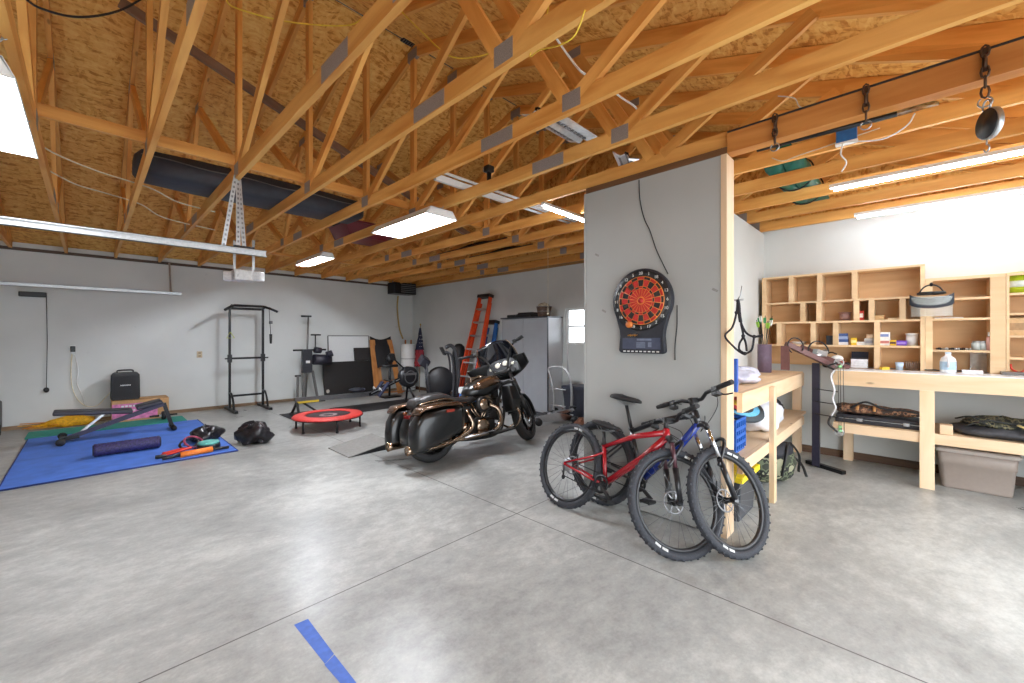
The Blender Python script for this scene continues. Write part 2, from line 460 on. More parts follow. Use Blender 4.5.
# seams between the roof sheets, as shallow battens (H-clips side) seen as dark lines
# sill plates along the foot of the walls
M_SILL = wood('weathered_sill', (106, 84, 62), (150, 124, 96), 'X')
struct(MB().b2((X_F, Y_L - .015, 0), (X_B, Y_L, .065)).build('baseboard_left', M_SILL))
struct(MB().b2((X_B - .015, Y_R, 0), (X_B, Y_L, .09)).build('baseboard_back', wood('dark_sill', (70, 50, 38), (104, 78, 58), 'Y')))
struct(MB().b2((X_F, Y_L - .02, Z_C - .03), (X_B, Y_L, Z_C + .02)).build('trim_left', wood('dark_top_plate', (66, 52, 44), (92, 74, 60), 'X')))
struct(MB().b2((X_B - .02, 1.6, Z_C - .03), (X_B, Y_L, Z_C + .02)).build('trim_back', wood('top_plate', (150, 110, 66), (196, 152, 98), 'Y')))

# dartboard partition with its end post, and the short wall behind the bench
XP, PY0, PY1 = 3.3, .99, 2.22
pt = MB(); pt.b2((XP, PY0 + .03, .012), (XP + .1, PY1, 2.862))
struct(pt.build('wall_partition', M_WALLP))
struct(MB().b2((XP - .006, PY0 - .012, 0), (XP + .165, PY0 + .029, 2.863)).build('trim_post', M_PINE['Z']))
struct(MB().b2((XP - .004, PY1 + .001, 0), (XP + .1, PY1 + .02, 2.862)).build('trim_corner', M_WALLP))
struct(MB().b2((XP + .1, 1.46, 0), (X_B, 1.57, Z_C - .01)).build('wall_workshop', M_WALL))

# window in the back wall: frame, sash bar and panes
wf = MB()
for y in (WY0 + .02, WY1 - .02): wf.b2((X_B + .02, y - .02, WZ0), (X_B + .1, y + .02, WZ1))
for z in (WZ0 + .02, WZ1 - .02, (WZ0 + WZ1) / 2): wf.b2((X_B + .025, WY0, z - .018), (X_B + .095, WY1, z + .018))
wo = struct(wf.build('window_1', M_WHITE, bevel=.003))
pn = MB(); pn.b2((X_B + .055, WY0, WZ0), (X_B + .062, WY1, WZ1))
gl = mat('window_glass', (255, 255, 255), .02, trans=1.0, var=0)
o = pn.build('pane', gl, wo)

# ---------------------------------------------------------------- roof trusses
TX = [.335 + .607 * k for k in range(-4, 11)]
M_PLATE = mat('truss_plate_steel', (146, 138, 134), .5, .1, scale=200, var=.25)
ORD = ['first', 'second', 'third', 'fourth', 'fifth', 'sixth', 'seventh', 'eighth', 'ninth', 'tenth', 'eleventh', 'twelfth', 'thirteenth', 'fourteenth', 'fifteenth']
def truss_mesh():
    parts = []
    T = .019
    def member(name, y0, z0, y1, z1, w):
        m = MB(); m.beam((0, y0, z0), (0, y1, z1), .038, w, (1, 0, 0) if abs(y1 - y0) < 1e-6 else (0, 0, 1))
        return (name, m, y0, z0, y1, z1)
    cw = .115
    def top(y): return roof_z(y) - .003
    tc_h = .13
    # nodes of the near half and the mirrored far half
    mir = lambda y: 2 * Y_RIDGE - y
    out = []
    out.append(('bottom_chord', (0, Y_R + .001, Z_C + cw / 2), (0, Y_L - .022, Z_C + cw / 2), cw))
    for s in (0, 1):
        f = mir if s else (lambda y: y)
        ya, yb = f(Y_R + .05), f(Y_RIDGE)
        out.append(('top_chord', (0, ya, roof_z(ya) - .075), (0, yb, roof_z(yb) - .075), tc_h))
        nb = [Y_RIDGE, 1.55, -1.0]; nt = [2.42, .46]
        out.append(('web', (0, f(nb[0] - .03), Z_C + .08), (0, f(nt[0]), roof_z(f(nt[0])) - .1), .089))
        out.append(('web', (0, f(nt[0] - .05), roof_z(f(nt[0])) - .12), (0, f(nb[1] + .05), Z_C + .1), .089))
        out.append(('web', (0, f(nb[1] - .05), Z_C + .1), (0, f(nt[1]), roof_z(f(nt[1])) - .1), .089))
        out.append(('web', (0, f(nt[1] - .04), roof_z(f(nt[1])) - .12), (0, f(nb[2]), Z_C + .1), .089))
    out.append(('king_post', (0, Y_RIDGE, Z_C + .06), (0, Y_RIDGE, roof_z(Y_RIDGE) - .12), .089))
    return out
def plates():
    mir = lambda y: 2 * Y_RIDGE - y
    out = [((0, 2.24, Z_C + .057), (.042, .34, .1)), ((0, mir(2.24), Z_C + .057), (.042, .34, .1)),
           ((0, Y_RIDGE, Z_C + .075), (.0416, .14, .11)), ((0, Y_RIDGE, roof_z(Y_RIDGE) - .12), (.0416, .2, .12))]
    for f in ((lambda y: y), mir):
        out += [((0, f(1.55), Z_C + .075), (.0418, .14, .11))]
        out += [((0, f(2.42), roof_z(f(2.42)) - .1), (.0416, .2, .09))]
    return out
proto = None
TR = truss_mesh()
for k, x in enumerate(TX):
    lab = 'roof truss of sawn boards, ' + ORD[len(TX) - 1 - k] + ' counting forward from the wall behind the steel cabinet'
    if proto is None:
        t = thing('roof_truss', lab, 'roof truss', (x, 0, 0), group='roof trusses')
        for nm, a, b_, wd in TR:
            # parts carry their own origin at the member's foot, grain along its length
            a = Vector(a); b_ = Vector(b_); L_ = (b_ - a).length
            m = MB(); m.box((L_ / 2, 0, 0), (L_, .038, wd))
            o = m.build(nm, M_LUM['X'], t)
            d = (b_ - a).normalized()
            o.matrix_local = Matrix.Translation(a) @ Matrix((d, Vector((1, 0, 0)) if True else None, d.cross(Vector((1, 0, 0))))).transposed().to_4x4()
        for c_, s_ in plates(): MB().box(c_, s_).build('gusset_plate', M_PLATE, t)
        proto = t
    else:
        t = copy_tree(proto); t.location.x = x; t['label'] = lab
        if k == 9:      # this one stands on the partition: its lower plates are covered
            for ch in list(t.children):
                if ch.name.startswith('gusset_plate') and ch.data.vertices[0].co.z < 3.2: bpy.data.objects.remove(ch)

# lateral brace boards and the diagonal one
def board(name, label, p0, p1, w, h, mm, up=(0, 0, 1)):
    p0 = Vector(p0); p1 = Vector(p1); L_ = (p1 - p0).length
    m = MB(); m.box((L_ / 2, 0, 0), (L_, w, h))
    o = m.build(name, mm)
    d, s, u = frame_of(p1 - p0, up)
    o.matrix_world = Matrix.Translation(p0) @ Matrix((d, s, u)).transposed().to_4x4()
    return tag(o, label, 'brace board', 'roof brace boards')
board('brace_board', 'level brace board lying along the trusses below the ridge', (-2.8, Y_RIDGE + .1, Z_C + .185), (X_B - .1, Y_RIDGE + .1, Z_C + .185), .038, .089, M_LUM['X'])
board('brace_board', 'level brace board near the low eave, close above the gym wall', (-2.8, 8.6, Z_C + .136), (X_B - .1, 8.6, Z_C + .136), .089, .038, M_LUM['X'])
M_BRACE = wood('weathered_brace', (112, 84, 66), (150, 118, 96), 'X')
board('brace_board', 'grey brown weathered board running diagonally up through the trusses', PY(120, 2, 5.0), PY(470, 236, 5.0), .089, .038, M_BRACE, (0, 1, 0))
# ---------------------------------------------------------------- things hung from and lying on the trusses
def emis(name, rgb, s):
    if name in MATS: return MATS[name]
    m, nt, b = _new(name); c = srgb(rgb)
    b.inputs['Base Color'].default_value = (*c, 1); b.inputs['Emission Color'].default_value = (*c, 1); b.inputs['Emission Strength'].default_value = s
    MATS[name] = m; return m
M_TUBE = emis('lit_tube', (242, 247, 255), TUBE); M_TUBE2 = emis('lit_bench_tube', (242, 247, 255), TUBE * .14); M_TUBE4 = emis('lit_far_tube', (242, 247, 255), TUBE * 1.7); M_TUBE3 = emis('lit_corner_tube', (242, 247, 255), TUBE * .45)
M_TUBE_OFF = mat('unlit_tube', (226, 228, 226), .3, var=.02)
M_ENAMEL = mat('white_enamel', (228, 229, 228), .35, var=.02)

def chain(mb, p0, p1, pitch=.026, r=.0028):
    p0 = Vector(p0); p1 = Vector(p1); d = (p1 - p0); n = max(2, int(d.length / pitch)); d.normalize()
    _, s, u = frame_of(d, (0, 1, 0))
    for i in range(n):
        c = p0 + (p1 - p0) * ((i + .5) / n); a = s if i % 2 else u
        pts = [c + d * math.cos(t * PI / 4) * pitch * .72 + a * math.sin(t * PI / 4) * pitch * .34 for t in range(8)]
        mb.tube(pts, r, 5, loop=True)

def shop_light(label, c, length, width, rz, power, lit=True, tubes=2, hang=0.0, tilt=0.0, sock=True):
    """reflector fixture; long axis along local y, opening downward"""
    t = thing('shop_light', label, 'shop light', c, group='strip lights', rot=(0, tilt, rz))
    L2, W2 = length / 2, width / 2
    deep = .09 if power > 60 else (.055 if tubes > 1 else .03)
    bare = power < 60
    if bare: W2 = .028
    m = MB(); pr = [(-W2, 0), (-W2 * .68, deep), (W2 * .68, deep), (W2, 0), (W2 * .95, -.003), (W2 * .64, deep - .01), (-W2 * .64, deep - .01), (-W2 * .95, -.003)]
    m.prism([(x, -L2, z) for x, z in pr], (0, length, 0))
    m.build('reflector', M_ENAMEL, t)
    for s in (-1, 1):
        m = MB(); m.prism([(-W2 * .96, s * L2, 0), (-W2 * .66, s * L2, deep - .003), (W2 * .66, s * L2, deep - .003), (W2 * .96, s * L2, 0)], (0, -s * .012, 0)); m.build('end_plate', M_ENAMEL, t)
    for i in range(tubes):
        x = (i - (tubes - 1) / 2) * width * .46
        m = MB(); tz = -.016 if bare else deep - .034; m.cyl((x, -L2 + .03, tz), (x, L2 - .03, tz), .016, seg=8); m.build('tube', (M_TUBE2 if power < 60 else (M_TUBE3 if power < 100 else (M_TUBE4 if tubes == 1 else M_TUBE))) if lit else M_TUBE_OFF, t)
    if hang:
        for s in (-1, 1):
            hx = min(TX, key=lambda q: abs(q - c[0])) - c[0]; m = MB(); chain(m, (0, s * L2 * .86, deep), (hx, s * L2 * .86, Z_C + .02 - c[2])); m.build('chain', M_STEEL, t)
    return t
shop_light('blazing wide reflector shop light hung on chains at the left edge above the gym corner', (-.37, 3.66, 2.72), 1.25, .26, 0, 75, hang=.21)
shop_light('white two tube shop light under the trusses above the motorcycle', (2.66, 4.24, 2.80), 1.2, .42, 0, 110, hang=.11)
shop_light('glaring shop light farthest from the dartboard, above the red trampoline', (2.78, 7.6, 2.83), 1.2, .24, 0, 110, tubes=1, hang=.09)
shop_light('single bright strip light peeking out beside the partition top', (3.98, 2.8, 2.903), 1.25, .12, PI / 2, 50, tubes=1)
shop_light('long bright bench light nearer the hanging scale', (4.66, -.45, 2.84), 1.95, .13, 0, 55, tubes=1)
shop_light('long bright bench light close to the white wall above the cubby shelves', (6.0, -.52, 2.86), 1.95, .13, 0, 55, tubes=1)
shop_light('unlit white strip light lying on the trusses, left one of two in line', (3.0, 3.4, 3.12), 1.2, .3, PI / 2, 0, lit=False, tilt=PI)
shop_light('unlit white strip light lying on the trusses, right one of two in line', (4.22, 3.38, 3.12), 1.2, .3, PI / 2, 0, lit=False)

# two slotted reflectors lying on the trusses above the partition
M_REFL = mat('bright_reflector', (226, 232, 238), .25, .4)
def refl(label, c, lx, ly, rz, rx):
    t = thing('slotted_reflector', label, 'reflector', c, rot=(rx, 0, rz))
    for s in (-1, 1):
        m = MB(); m.prism([(-lx / 2, s * ly * .02, .03), (-lx / 2, s * ly * .16, .0), (-lx / 2, s * ly * .5, .02), (-lx / 2, s * ly * .5, .026), (-lx / 2, s * ly * .16, .008), (-lx / 2, s * ly * .02, .038)], (lx, 0, 0))
        m.build('panel', M_REFL, t)
        m = MB()
        for i in range(12): m.b2((-lx / 2 + .06 + i * (lx - .12) / 12, s * ly * .22 - .012, -.004), (-lx / 2 + .06 + (i + .55) * (lx - .12) / 12, s * ly * .22 + .012, .008))
        m.build('slot_row', M_GREYP, t)
    m = MB(); m.b2((-lx / 2, -.016, .028), (lx / 2, .016, .05)); m.build('spine', M_BSTEEL, t)
    return t
refl('silver slotted twin reflector lying across trusses above the dartboard', (2.60, 1.98, 3.14), .62, .3, 0, R(12))
refl('dark backed slotted reflector beside the partition top corner', (3.62, 1.95, 3.13), .5, .26, R(20), R(25))
# small black floodlight
t = thing('floodlight', 'small black floodlight screwed to a truss above the strip lights', 'floodlight', (2.763, 3.0, 3.13))
MB().box((0, 0, .035), (.08, .07, .06)).build('body', M_BLACK, t, bevel=.006); MB().box((0, .05, .035), (.07, .006, .045)).build('lens', mat('lamp_glass', (180, 180, 170), .1), t); MB().b2((-.02, -.01, -.08), (.02, .01, 0)).build('bracket', M_BSTEEL, t)

# long black soft case lying along the trusses
t = thing('soft_case', 'long black soft case lying across the trusses below the roof boards', 'case', (.30, 5.2, Z_C + .117))
m = MB()
m.smooth = True
rg = []
for x, k in ((0, .55), (.05, .9), (.5, 1), (1.1, 1.03), (1.8, 1.0), (2.2, .92), (2.28, .6)):
    ring = []
    for a in range(16):
        q = a * 2 * PI / 16; cx, sz = math.cos(q), math.sin(q)
        ring.append(Vector((x, .25 + .26 * k * math.copysign(abs(cx) ** .4, cx), .135 + .135 * k * math.copysign(abs(sz) ** .45, sz))))
    rg.append(ring)
m.rings(rg); m.build('bag', mat('black_nylon', (50, 53, 64), .6, bump=.3, scale=14), t)
m = MB(); m.tube([(.04 + i * .11, -.012, .17 + .008 * math.sin(i)) for i in range(20)], .006, 5); m.build('zipper', M_GREYP, t)
t = thing('storage_sled', 'dark red plastic sled lying on the trusses beside the strip light', 'sled', (2.75, 6.1, Z_C + .117))
m = MB(); m.smooth = True
m.rings([[(x * .5 + .4, y, z) for x, y, z in q] for q in ([(-.8, 0, .0), (.8, 0, .0), (.8, .55, .0), (-.8, .55, .0)], [(-.95, -.04, .2), (.95, -.04, .2), (.95, .6, .2), (-.95, .6, .2)], [(-1, -.07, .2), (1, -.07, .2), (1, .63, .2), (-1, .63, .2)], [(-1, -.07, .23), (1, -.07, .23), (1, .63, .23), (-1, .63, .23)])])
m.build('tub', mat('dark_red_plastic', (104, 22, 34), .4), t, bevel=.01)
m = MB(); m.tube(spline([(-.05, .1, .2), (-.14, .28, .16), (-.05, .46, .2)]), .008, 6); m.build('pull_rope', M_BLACK, t)
for i, (y0, y1, x, lab) in enumerate(((4.65, 6.7, 4.9, 'nearer bundle of dark tubing laid on the trusses towards the cabinet'), (4.65, 6.5, 5.55, 'bundle of dark tubing on the trusses right over the cabinet'))):
    t = thing('tube_bundle', lab, 'tubing', (x, y0, Z_C + .117), group='dark tubing on the trusses')
    for k in range(5):
        m = MB(); m.tube(spline([(-.14 + .06 * k, 0, .03 + .05 * (k % 2)), (-.1 + .05 * k, (y1 - y0) / 2, .04 + .05 * (k % 3)), (-.16 + .07 * k, y1 - y0, .03 + .04 * (k % 2))]), .027, 8); m.build('tube', M_BLACK if k % 2 else M_RUBBER, t)
# green folded tarp above the workshop
t = thing('tarp_roll', 'rolled green tarp resting on the joists above the bench', 'tarp', (4.55, .78, Z_C + .117))
mt = mat('green_tarp', (28, 110, 96), .5, bump=.4, scale=12)
m = MB()
for k, (y, z, r) in enumerate(((0, .09, .088), (.15, .09, .086), (.07, .2, .075))): m.tube([(i * .17, y + .01 * math.sin(i * 2 + k), z + .006 * math.cos(i * 3)) for i in range(10)], r, 10)
m.build('roll', mt, t)
m = MB(); m.torus((.5, .075, .12), (1, 0, 0), .165, .008, 24, 5); m.torus((1.1, .075, .12), (1, 0, 0), .165, .008, 24, 5); m.build('strap', M_BLACK, t)
# crumpled silver foil
m = MB(); m.smooth = True
rng = random.Random(3)
m.ball((0, 0, 0), (.05, .17, .045), 16)
for v in m.bm.verts: v.co += Vector((rng.uniform(-.02, .02), rng.uniform(-.02, .02), rng.uniform(-.015, .015)))
o = m.build('foil_bundle', mat('crumpled_foil', (190, 196, 190), .3, .8, var=.5, scale=25), bevel=0); o.location = (4.05, .02, 3.09); tag(o, 'crumpled silver foil bundle tucked up on the workshop joists', 'foil')

# beam over the workshop opening and its chains
b = MB(); b.b2((3.298, Y_R, 2.866), (3.348, .976, 3.012)); b.b2((3.348, Y_R, 2.866), (3.398, .976, 2.932)); struct(b.build('beam', wood('header_beam', (186, 112, 44), (216, 148, 76), 'Y')))
b = MB(); b.b2((3.292, Y_R, 3.013), (3.35, .976, 3.024)); struct(b.build('trim_beam_gap', M_RUBBER))  # dark strip painted for the shaded gap above the beam, not a cap
struct(MB().b2((3.3, .979, 2.866), (3.348, PY1, 2.915)).build('trim_partition_top', wood('dark_plate', (84, 56, 34), (116, 80, 50), 'Y')))
def beam_chain(label, y, n, hook=False):
    t = thing('hanging_chain', label, 'chain', (3.28, y, 3.02), group='chains looped over the beam')
    m = MB(); m.beam((.01, 0, .006), (.01, 0, -.12), .02, .004, (1, 0, 0)); chain(m, (-.006, 0, .006), (-.006, 0, -n), .045, .0055); m.build('links', mat('rusty_chain', (92, 72, 58), .5, .7), t)
    m = MB(); m.tube(arc((-.006, 0, -n - .028), .026, PI * .6, 2.3 * PI, 12, (0, 1, 0), (0, 0, 1)), .004, 6); m.build('ring', M_STEEL, t)
    return t
c1 = PX(985, 55, 3.28); c2 = PX(866, 88, 3.28); c3 = PX(775, 118, 3.28)
beam_chain('rusty chain carrying the dial scale', c1.y, .26)
beam_chain('rusty chain looped over the beam between the scale and the partition', c2.y, .21)
beam_chain('rusty chain looped over the beam next to the partition post', c3.y, .19)
sc_ = thing('hanging_scale', 'black dial hanging scale with a hook below the beam chain', 'scale', (3.27, c1.y - .005, 2.615), rot=(0, 0, R(-150)))
sc_.scale = (.82, 1, .95)
m = MB(); m.lathe([(.0, 0), (.076, 0), (.085, .006), (.085, .026), (.076, .03), (0, .03)], (0, .03, 0), (0, -1, 0), 28); m.build('dial_body', M_STEEL, sc_)
m = MB(); m.lathe([(0, .031), (.08, .031), (.08, .034), (0, .034)], (0, .03, 0), (0, -1, 0), 28); m.build('dial_face', mat('scale_face', (40, 42, 46), .3), sc_)
m = MB(); m.tube(arc((0, 0, .1), .03, -.3 * PI, 1.3 * PI, 10, (1, 0, 0), (0, 0, 1)), .005, 6); m.build('top_ring', M_STEEL, sc_)
m = MB(); m.tube([(0, 0, -.07), (0, 0, -.11)] + arc((0, 0, -.135), .02, PI / 2, -PI, 8, (1, 0, 0), (0, 0, 1)), .004, 6); m.build('hook', M_STEEL, sc_)
# dark bar strapped under the beam
m = MB(); a = PX(757, 150, 3.42); b_ = PX(897, 114, 3.42); m.tube([a, b_], .016, 8)
o = m.build('steel_bar', M_BSTEEL); tag(o, 'dark steel bar held up under the beam by its chains', 'bar')
# blue box with cable
p = PX(847, 146, 3.93)
t = thing('junction_box', 'blue electrical box with white cables on a joist above the bench', 'electrical box', (3.90, p.y, 2.99))
MB().box((0, 0, 0), (.05, .12, .1)).build('box', mat('blue_pvc', (38, 108, 178), .45), t, bevel=.004)
MB().box((0, 0, -.056), (.055, .13, .012)).build('cover', M_WHITE, t)
m = MB(); m.tube(spline([(-.02, .02, -.06), (-.03, .03, -.14), (-.01, .0, -.2), (0, .03, -.26)]), .005, 6); m.tube(spline([(-.02, -.02, -.06), (-.02, -.2, -.1), (-.02, -.32, -.05), (-.02, -.36, .02)]), .005, 6); m.build('cable', M_WHITE, t)

# ---------------------------------------------------------------- garage door gear
def track(name, label, p0, p1, grp):
    t = thing(name, label, 'door track', p0, group=grp)
    L_ = (Vector(p1) - Vector(p0)).length
    m = MB(); m.b2((0, -.008, -.03), (L_, .0, .03))
    m.b2((0, -.03, -.03), (L_, .0, -.025)); m.b2((0, -.03, .025), (L_, 0, .03)); m.b2((0, -.03, -.03), (L_, -.026, -.018)); m.b2((0, -.03, .018), (L_, -.026, .03))
    m.build('channel', M_STEEL, t)
    return t, L_
t, L_ = track('garage_door_track', 'long galvanised door track in front of the trusses, hung on punched steel', (-3.2, 4.4, 2.285), (1.17, 4.4, 2.285), 'garage door tracks')
for dx in (-.12, .0, .05):
    top = Vector((.95 + 3.2 + dx * .2, .02 + dx * .3, Z_C + .03 - 2.285)); bot = Vector((.95 + 3.2 + dx, .01, -.02))
    m = MB(); m.beam(bot, top, .034, .003, (0, 1, 0))
    dd = top - bot
    m.m = 1
    for i in range(16): m.box(bot + dd * ((i + .5) / 16) + Vector((0, -.003, 0)), (.014, .002, .02))
    m.build('hanger_strap', [M_STEEL, M_GREYP], t)
m = MB(); m.b2((L_ - .26, -.036, .03), (L_ - .1, .004, .045)); m.build('bracket', M_BSTEEL, t)
t, L_ = track('garage_door_track', 'long galvanised door track near the gym wall above the speaker', (-3.2, 10.08, 2.33), (1.24, 10.08, 2.33), 'garage door tracks')
m = MB(); m.beam((4.28, .01, 0), (4.28, .2, Z_C - 2.33), .03, .003, (0, 1, 0)); m.build('hanger_strap', M_STEEL, t)
p = PD(244, 276, 6.17)
t = thing('door_opener', 'white garage door opener head hanging from the trusses', 'door opener', p)
p = p
MB().box((0, 0, 0), (.3, .3, .16)).build('body', mat('opener_white', (222, 222, 220), .45), t, bevel=.02, seg=3)
for s in (-1, 1): MB().box((.2 * s * .72, -.18 * s * .72, -.005), (.16, .13, .14), Euler((0, 0, R(-44)))).build('lamp_cover', mat('lens_white', (244, 244, 244), .3), t, bevel=.02)
MB().box((-.11, -.11, -.02), (.06, .06, .035), Euler((0, 0, R(-44)))).build('button_pad', M_BLACK, t)
for s in (-1, 1):
    top = Vector((.1 * s, -.1 * s, Z_C - p.z + .02)); m = MB(); m.beam((.1 * s, -.1 * s, .08), top, .035, .003, (0, 1, 0)); m.build('hanger_strap', M_STEEL, t)

# ---------------------------------------------------------------- loose cables
def cable(name, label, pts, r, mm, cat='cable', n=8):
    m = MB(); m.tube(spline(pts, n), r, 6); o = m.build(name, mm); return tag(o, label, cat)
M_YEL = mat('yellow_cable', (232, 196, 60), .5); M_WIRE = mat('cream_cable', (228, 218, 190), .5)
cable('cable', 'thick black cable sagging below the roof at top left', [PY(20, -6, 3.2), PY(40, 8, 3.25), PY(78, 17, 3.3), PY(118, 11, 3.35), PY(150, -6, 3.4)], .006, M_BLACK)
cable('cable', 'yellow cable draped over the trusses above the red trampoline area', [PY(225, -3, 3.7), PY(236, 8, 3.7), PY(290, 22, 3.6), PY(350, 25, 3.55), PY(372, 10, 3.5), PY(372, 38, 3.45), PY(378, 20, 3.4), PY(385, -8, 3.3)], .006, M_YEL)
cable('cable', 'yellow cable draped between trusses left of the reflectors', [PY(398, 8, 3.3), PY(420, 30, 3.1), PY(450, 56, 2.9), PY(480, 56, 2.7), PY(505, 46, 2.5)], .006, M_YEL)
cable('cable', 'yellow cable hanging off a bottom chord beside the white cable', [PX(585, 10, 1.5), PX(575, 35, 1.5), PX(560, 45, 1.5), PX(540, 50, 1.53), PX(530, 55, 1.55), PX(545, 20, 1.58), PX(549, 2, 1.6)], .0035, M_YEL)
cable('cable', 'white cable snaking over the trusses above the dartboard', [PY(556, 38, 1.7), PY(570, 58, 1.7), PY(582, 72, 1.65), PY(600, 82, 1.62), PY(622, 98, 1.6), PY(636, 108, 1.58), PY(641, 122, 1.55)], .008, M_WHITE)
cable('cable', 'upper cream cable strung under the gym side of the trusses', [PY(35, 142, 5.6), PY(60, 156, 5.7), PY(100, 172, 5.8), PY(150, 188, 5.9), PY(178, 202, 6.0), PY(215, 212, 6.1)], .007, M_WIRE)
cable('cable', 'lower cream cable strung under the gym side of the trusses', [PY(44, 168, 6.3), PY(75, 184, 6.4), PY(105, 193, 6.5), PY(140, 204, 6.6), PY(165, 218, 6.7), PY(215, 230, 6.9)], .007, M_WIRE)
cable('cable', 'white cable looping on joist near the first beam chain', [PX(778, 96, 3.955), PX(794, 98, 3.955), PX(799, 106, 3.955), PX(806, 110, 3.955)], .005, M_WHITE)
cable('cable', 'cream cable looping below the joists beside the partition post', [PX(772, 158, 3.95), PX(783, 161, 3.95), PX(800, 155, 3.95), PX(830, 145, 3.95), PX(850, 138, 3.95), PX(880, 128, 3.95)], .004, M_WIRE)
m = MB(); a = PX(548, 236, 5.19); m.tube([a, Vector((a.x, a.y, 1.9))], .003, 5); m.tube([a, Vector((a.x, a.y, Z_C + .05))], .003, 5); m.ball((a.x, a.y, 1.88), .016, 8)
tag(m.build('pull_string', M_WIRE), 'thin pale pull string hanging from the trusses left of the partition', 'cord')
p = PX(579, 251, 6.5)
t = thing('round_sign', 'small round red and white sign high on the wall beside the partition', 'sign', (6.53, p.y, p.z))
m = MB(); m.lathe([(0, 0), (.12, 0), (.12, .01), (0, .01)], (0, 0, 0), (-1, 0, 0), 24); m.build('plate', mat('sign_pink', (222, 160, 152), .5), t)
m = MB(); m.torus((-.012, 0, 0), (1, 0, 0), .09, .012, 24, 5, .3); m.b2((-.016, -.012, -.06), (-.01, .012, .06)); m.build('mark', mat('sign_red', (190, 70, 62), .5), t)
# unit heater in the far corner
t = thing('unit_heater', 'black louvred unit heater hung under the ceiling in the far corner', 'heater', (5.95, 9.95, 2.66))
MB().b2((-.33, -.17, 0), (.33, .2, .3)).build('housing', M_BSTEEL, t, bevel=.01)
m = MB()
for k in range(5): m.box((.08, -.18, .05 + k * .05), (.44, .03, .012), Euler((R(30), 0, 0)))
m.build('louver', M_GREYP, t)
for s in (-1, 1): m = MB(); m.b2((.28 * s - .01, 0, .29), (.28 * s + .01, .02, .34)); m.build('hanger', M_STEEL, t)
m = MB(); m.tube(spline([(5.97, 10.2, 2.64), (5.98, 10.26, 2.3), (6.05, 10.27, 1.75), (6.12, 10.2, 1.45)]), .022, 8); tag(m.build('supply_pipe', mat('yellow_brass_pipe', (178, 150, 92), .45), ), 'yellowish pipe dropping from the heater to the white tank', 'pipe')
# wires seen on walls

for i, (px, py, lab) in enumerate(((407, 31, 'small black vent hatch at the roof ridge above the trampoline side'), (522, 98, 'small black vent hatch at the roof ridge nearer the partition'))):
    p = PY(px, py, Y_RIDGE)
    t = thing('roof_vent', lab, 'vent', (p.x, Y_RIDGE - .02, roof_z(Y_RIDGE) - .012), group='ridge vents')
    MB().box((0, 0, 0), (.16, .08, .02)).build('frame', M_BSTEEL, t, bevel=.004)
    m = MB()
    for k in range(5): m.box((-.06 + .03 * k, 0, -.012), (.01, .06, .006))
    m.build('grille', M_GREYP, t)
# ---------------------------------------------------------------- workshop: benches, shelves and what lies on them
BX, BZ, SH = 5.77, 1.13, .55         # bench front, bench top, lower shelf top
M_PANEL = wood('shelf_panel', (214, 178, 134), (232, 200, 158), 'Y', scale=7, knots=False)
M_PLY = wood('plywood_back', (192, 152, 108), (218, 182, 136), 'Y', scale=6, knots=False)
M_LAM = mat('white_laminate', (236, 238, 240), .35, var=.02)

t = thing('workbench', 'long pine workbench under the cubby shelves along the white wall', 'workbench', (0, 0, 0))
m = MB(); m.b2((BX + .04, Y_R + .02, BZ - .03), (X_B - .018, .62, BZ - .004)); m.build('bench_top', M_PINE['Y'], t)
m = MB(); m.b2((BX + .01, -1.2, BZ - .004), (6.19, .6, BZ + .006)); m.build('laminate_sheet', M_LAM, t)
m = MB(); m.b2((BX, Y_R + .02, BZ - .16), (BX + .038, .62, BZ - .002)); m.build('front_rail', M_PINE['Y'], t)
m = MB(); m.b2((BX + .04, Y_R + .02, SH - .025), (X_B - .02, .62, SH)); m.build('lower_shelf', M_PINE['Y'], t)
m = MB(); m.b2((BX, Y_R + .02, SH - .1), (BX + .038, .62, SH)); m.build('shelf_rail', M_PINE['Y'], t)
for y0 in (-.17, -1.4):
    m = MB(); m.b2((BX - .012, y0, 0), (BX - .001, y0 + .105, BZ - .161)); m.b2((BX + .001, y0, 0), (BX + .036, y0 + .105, SH - .101)); m.build('leg', M_PINE['Z'], t)
for y0 in (.5, -.6):
    m = MB(); m.b2((X_B - .11, y0, 0), (X_B - .02, y0 + .09, SH - .026)); m.build('leg', M_PINE['Z'], t)

LY, LZ = .92, 1.07
t = thing('side_bench', 'shorter pine bench along the partition side wall with a lower shelf', 'workbench', (0, 0, 0))
m = MB(); m.b2((3.47, LY + .04, LZ - .03), (6.19, 1.455, LZ)); m.build('bench_top', M_PINE['X'], t)
m = MB(); m.b2((3.47, LY, LZ - .15), (6.0, LY + .038, LZ)); m.build('front_rail', M_PINE['X'], t)
m = MB(); m.b2((3.47, LY + .04, SH - .025), (6.4, 1.455, SH)); m.build('lower_shelf', M_PINE['X'], t)
m = MB(); m.b2((3.47, LY, SH - .1), (6.0, LY + .038, SH)); m.build('shelf_rail', M_PINE['X'], t)
for x0, y0 in ((6.41, LY + .1),):
    m = MB(); m.b2((x0, y0, 0), (x0 + .09, y0 + .09, SH - .026)); m.b2((x0, y0, SH + .001), (x0 + .09, y0 + .09, LZ - .031)); m.build('leg', M_PINE['Z'], t)

m = MB(); m.b2((4.29, LY - .04, 0), (4.385, LY - .001, LZ - .02)); m.build('leg', M_PINE['Z'], t)
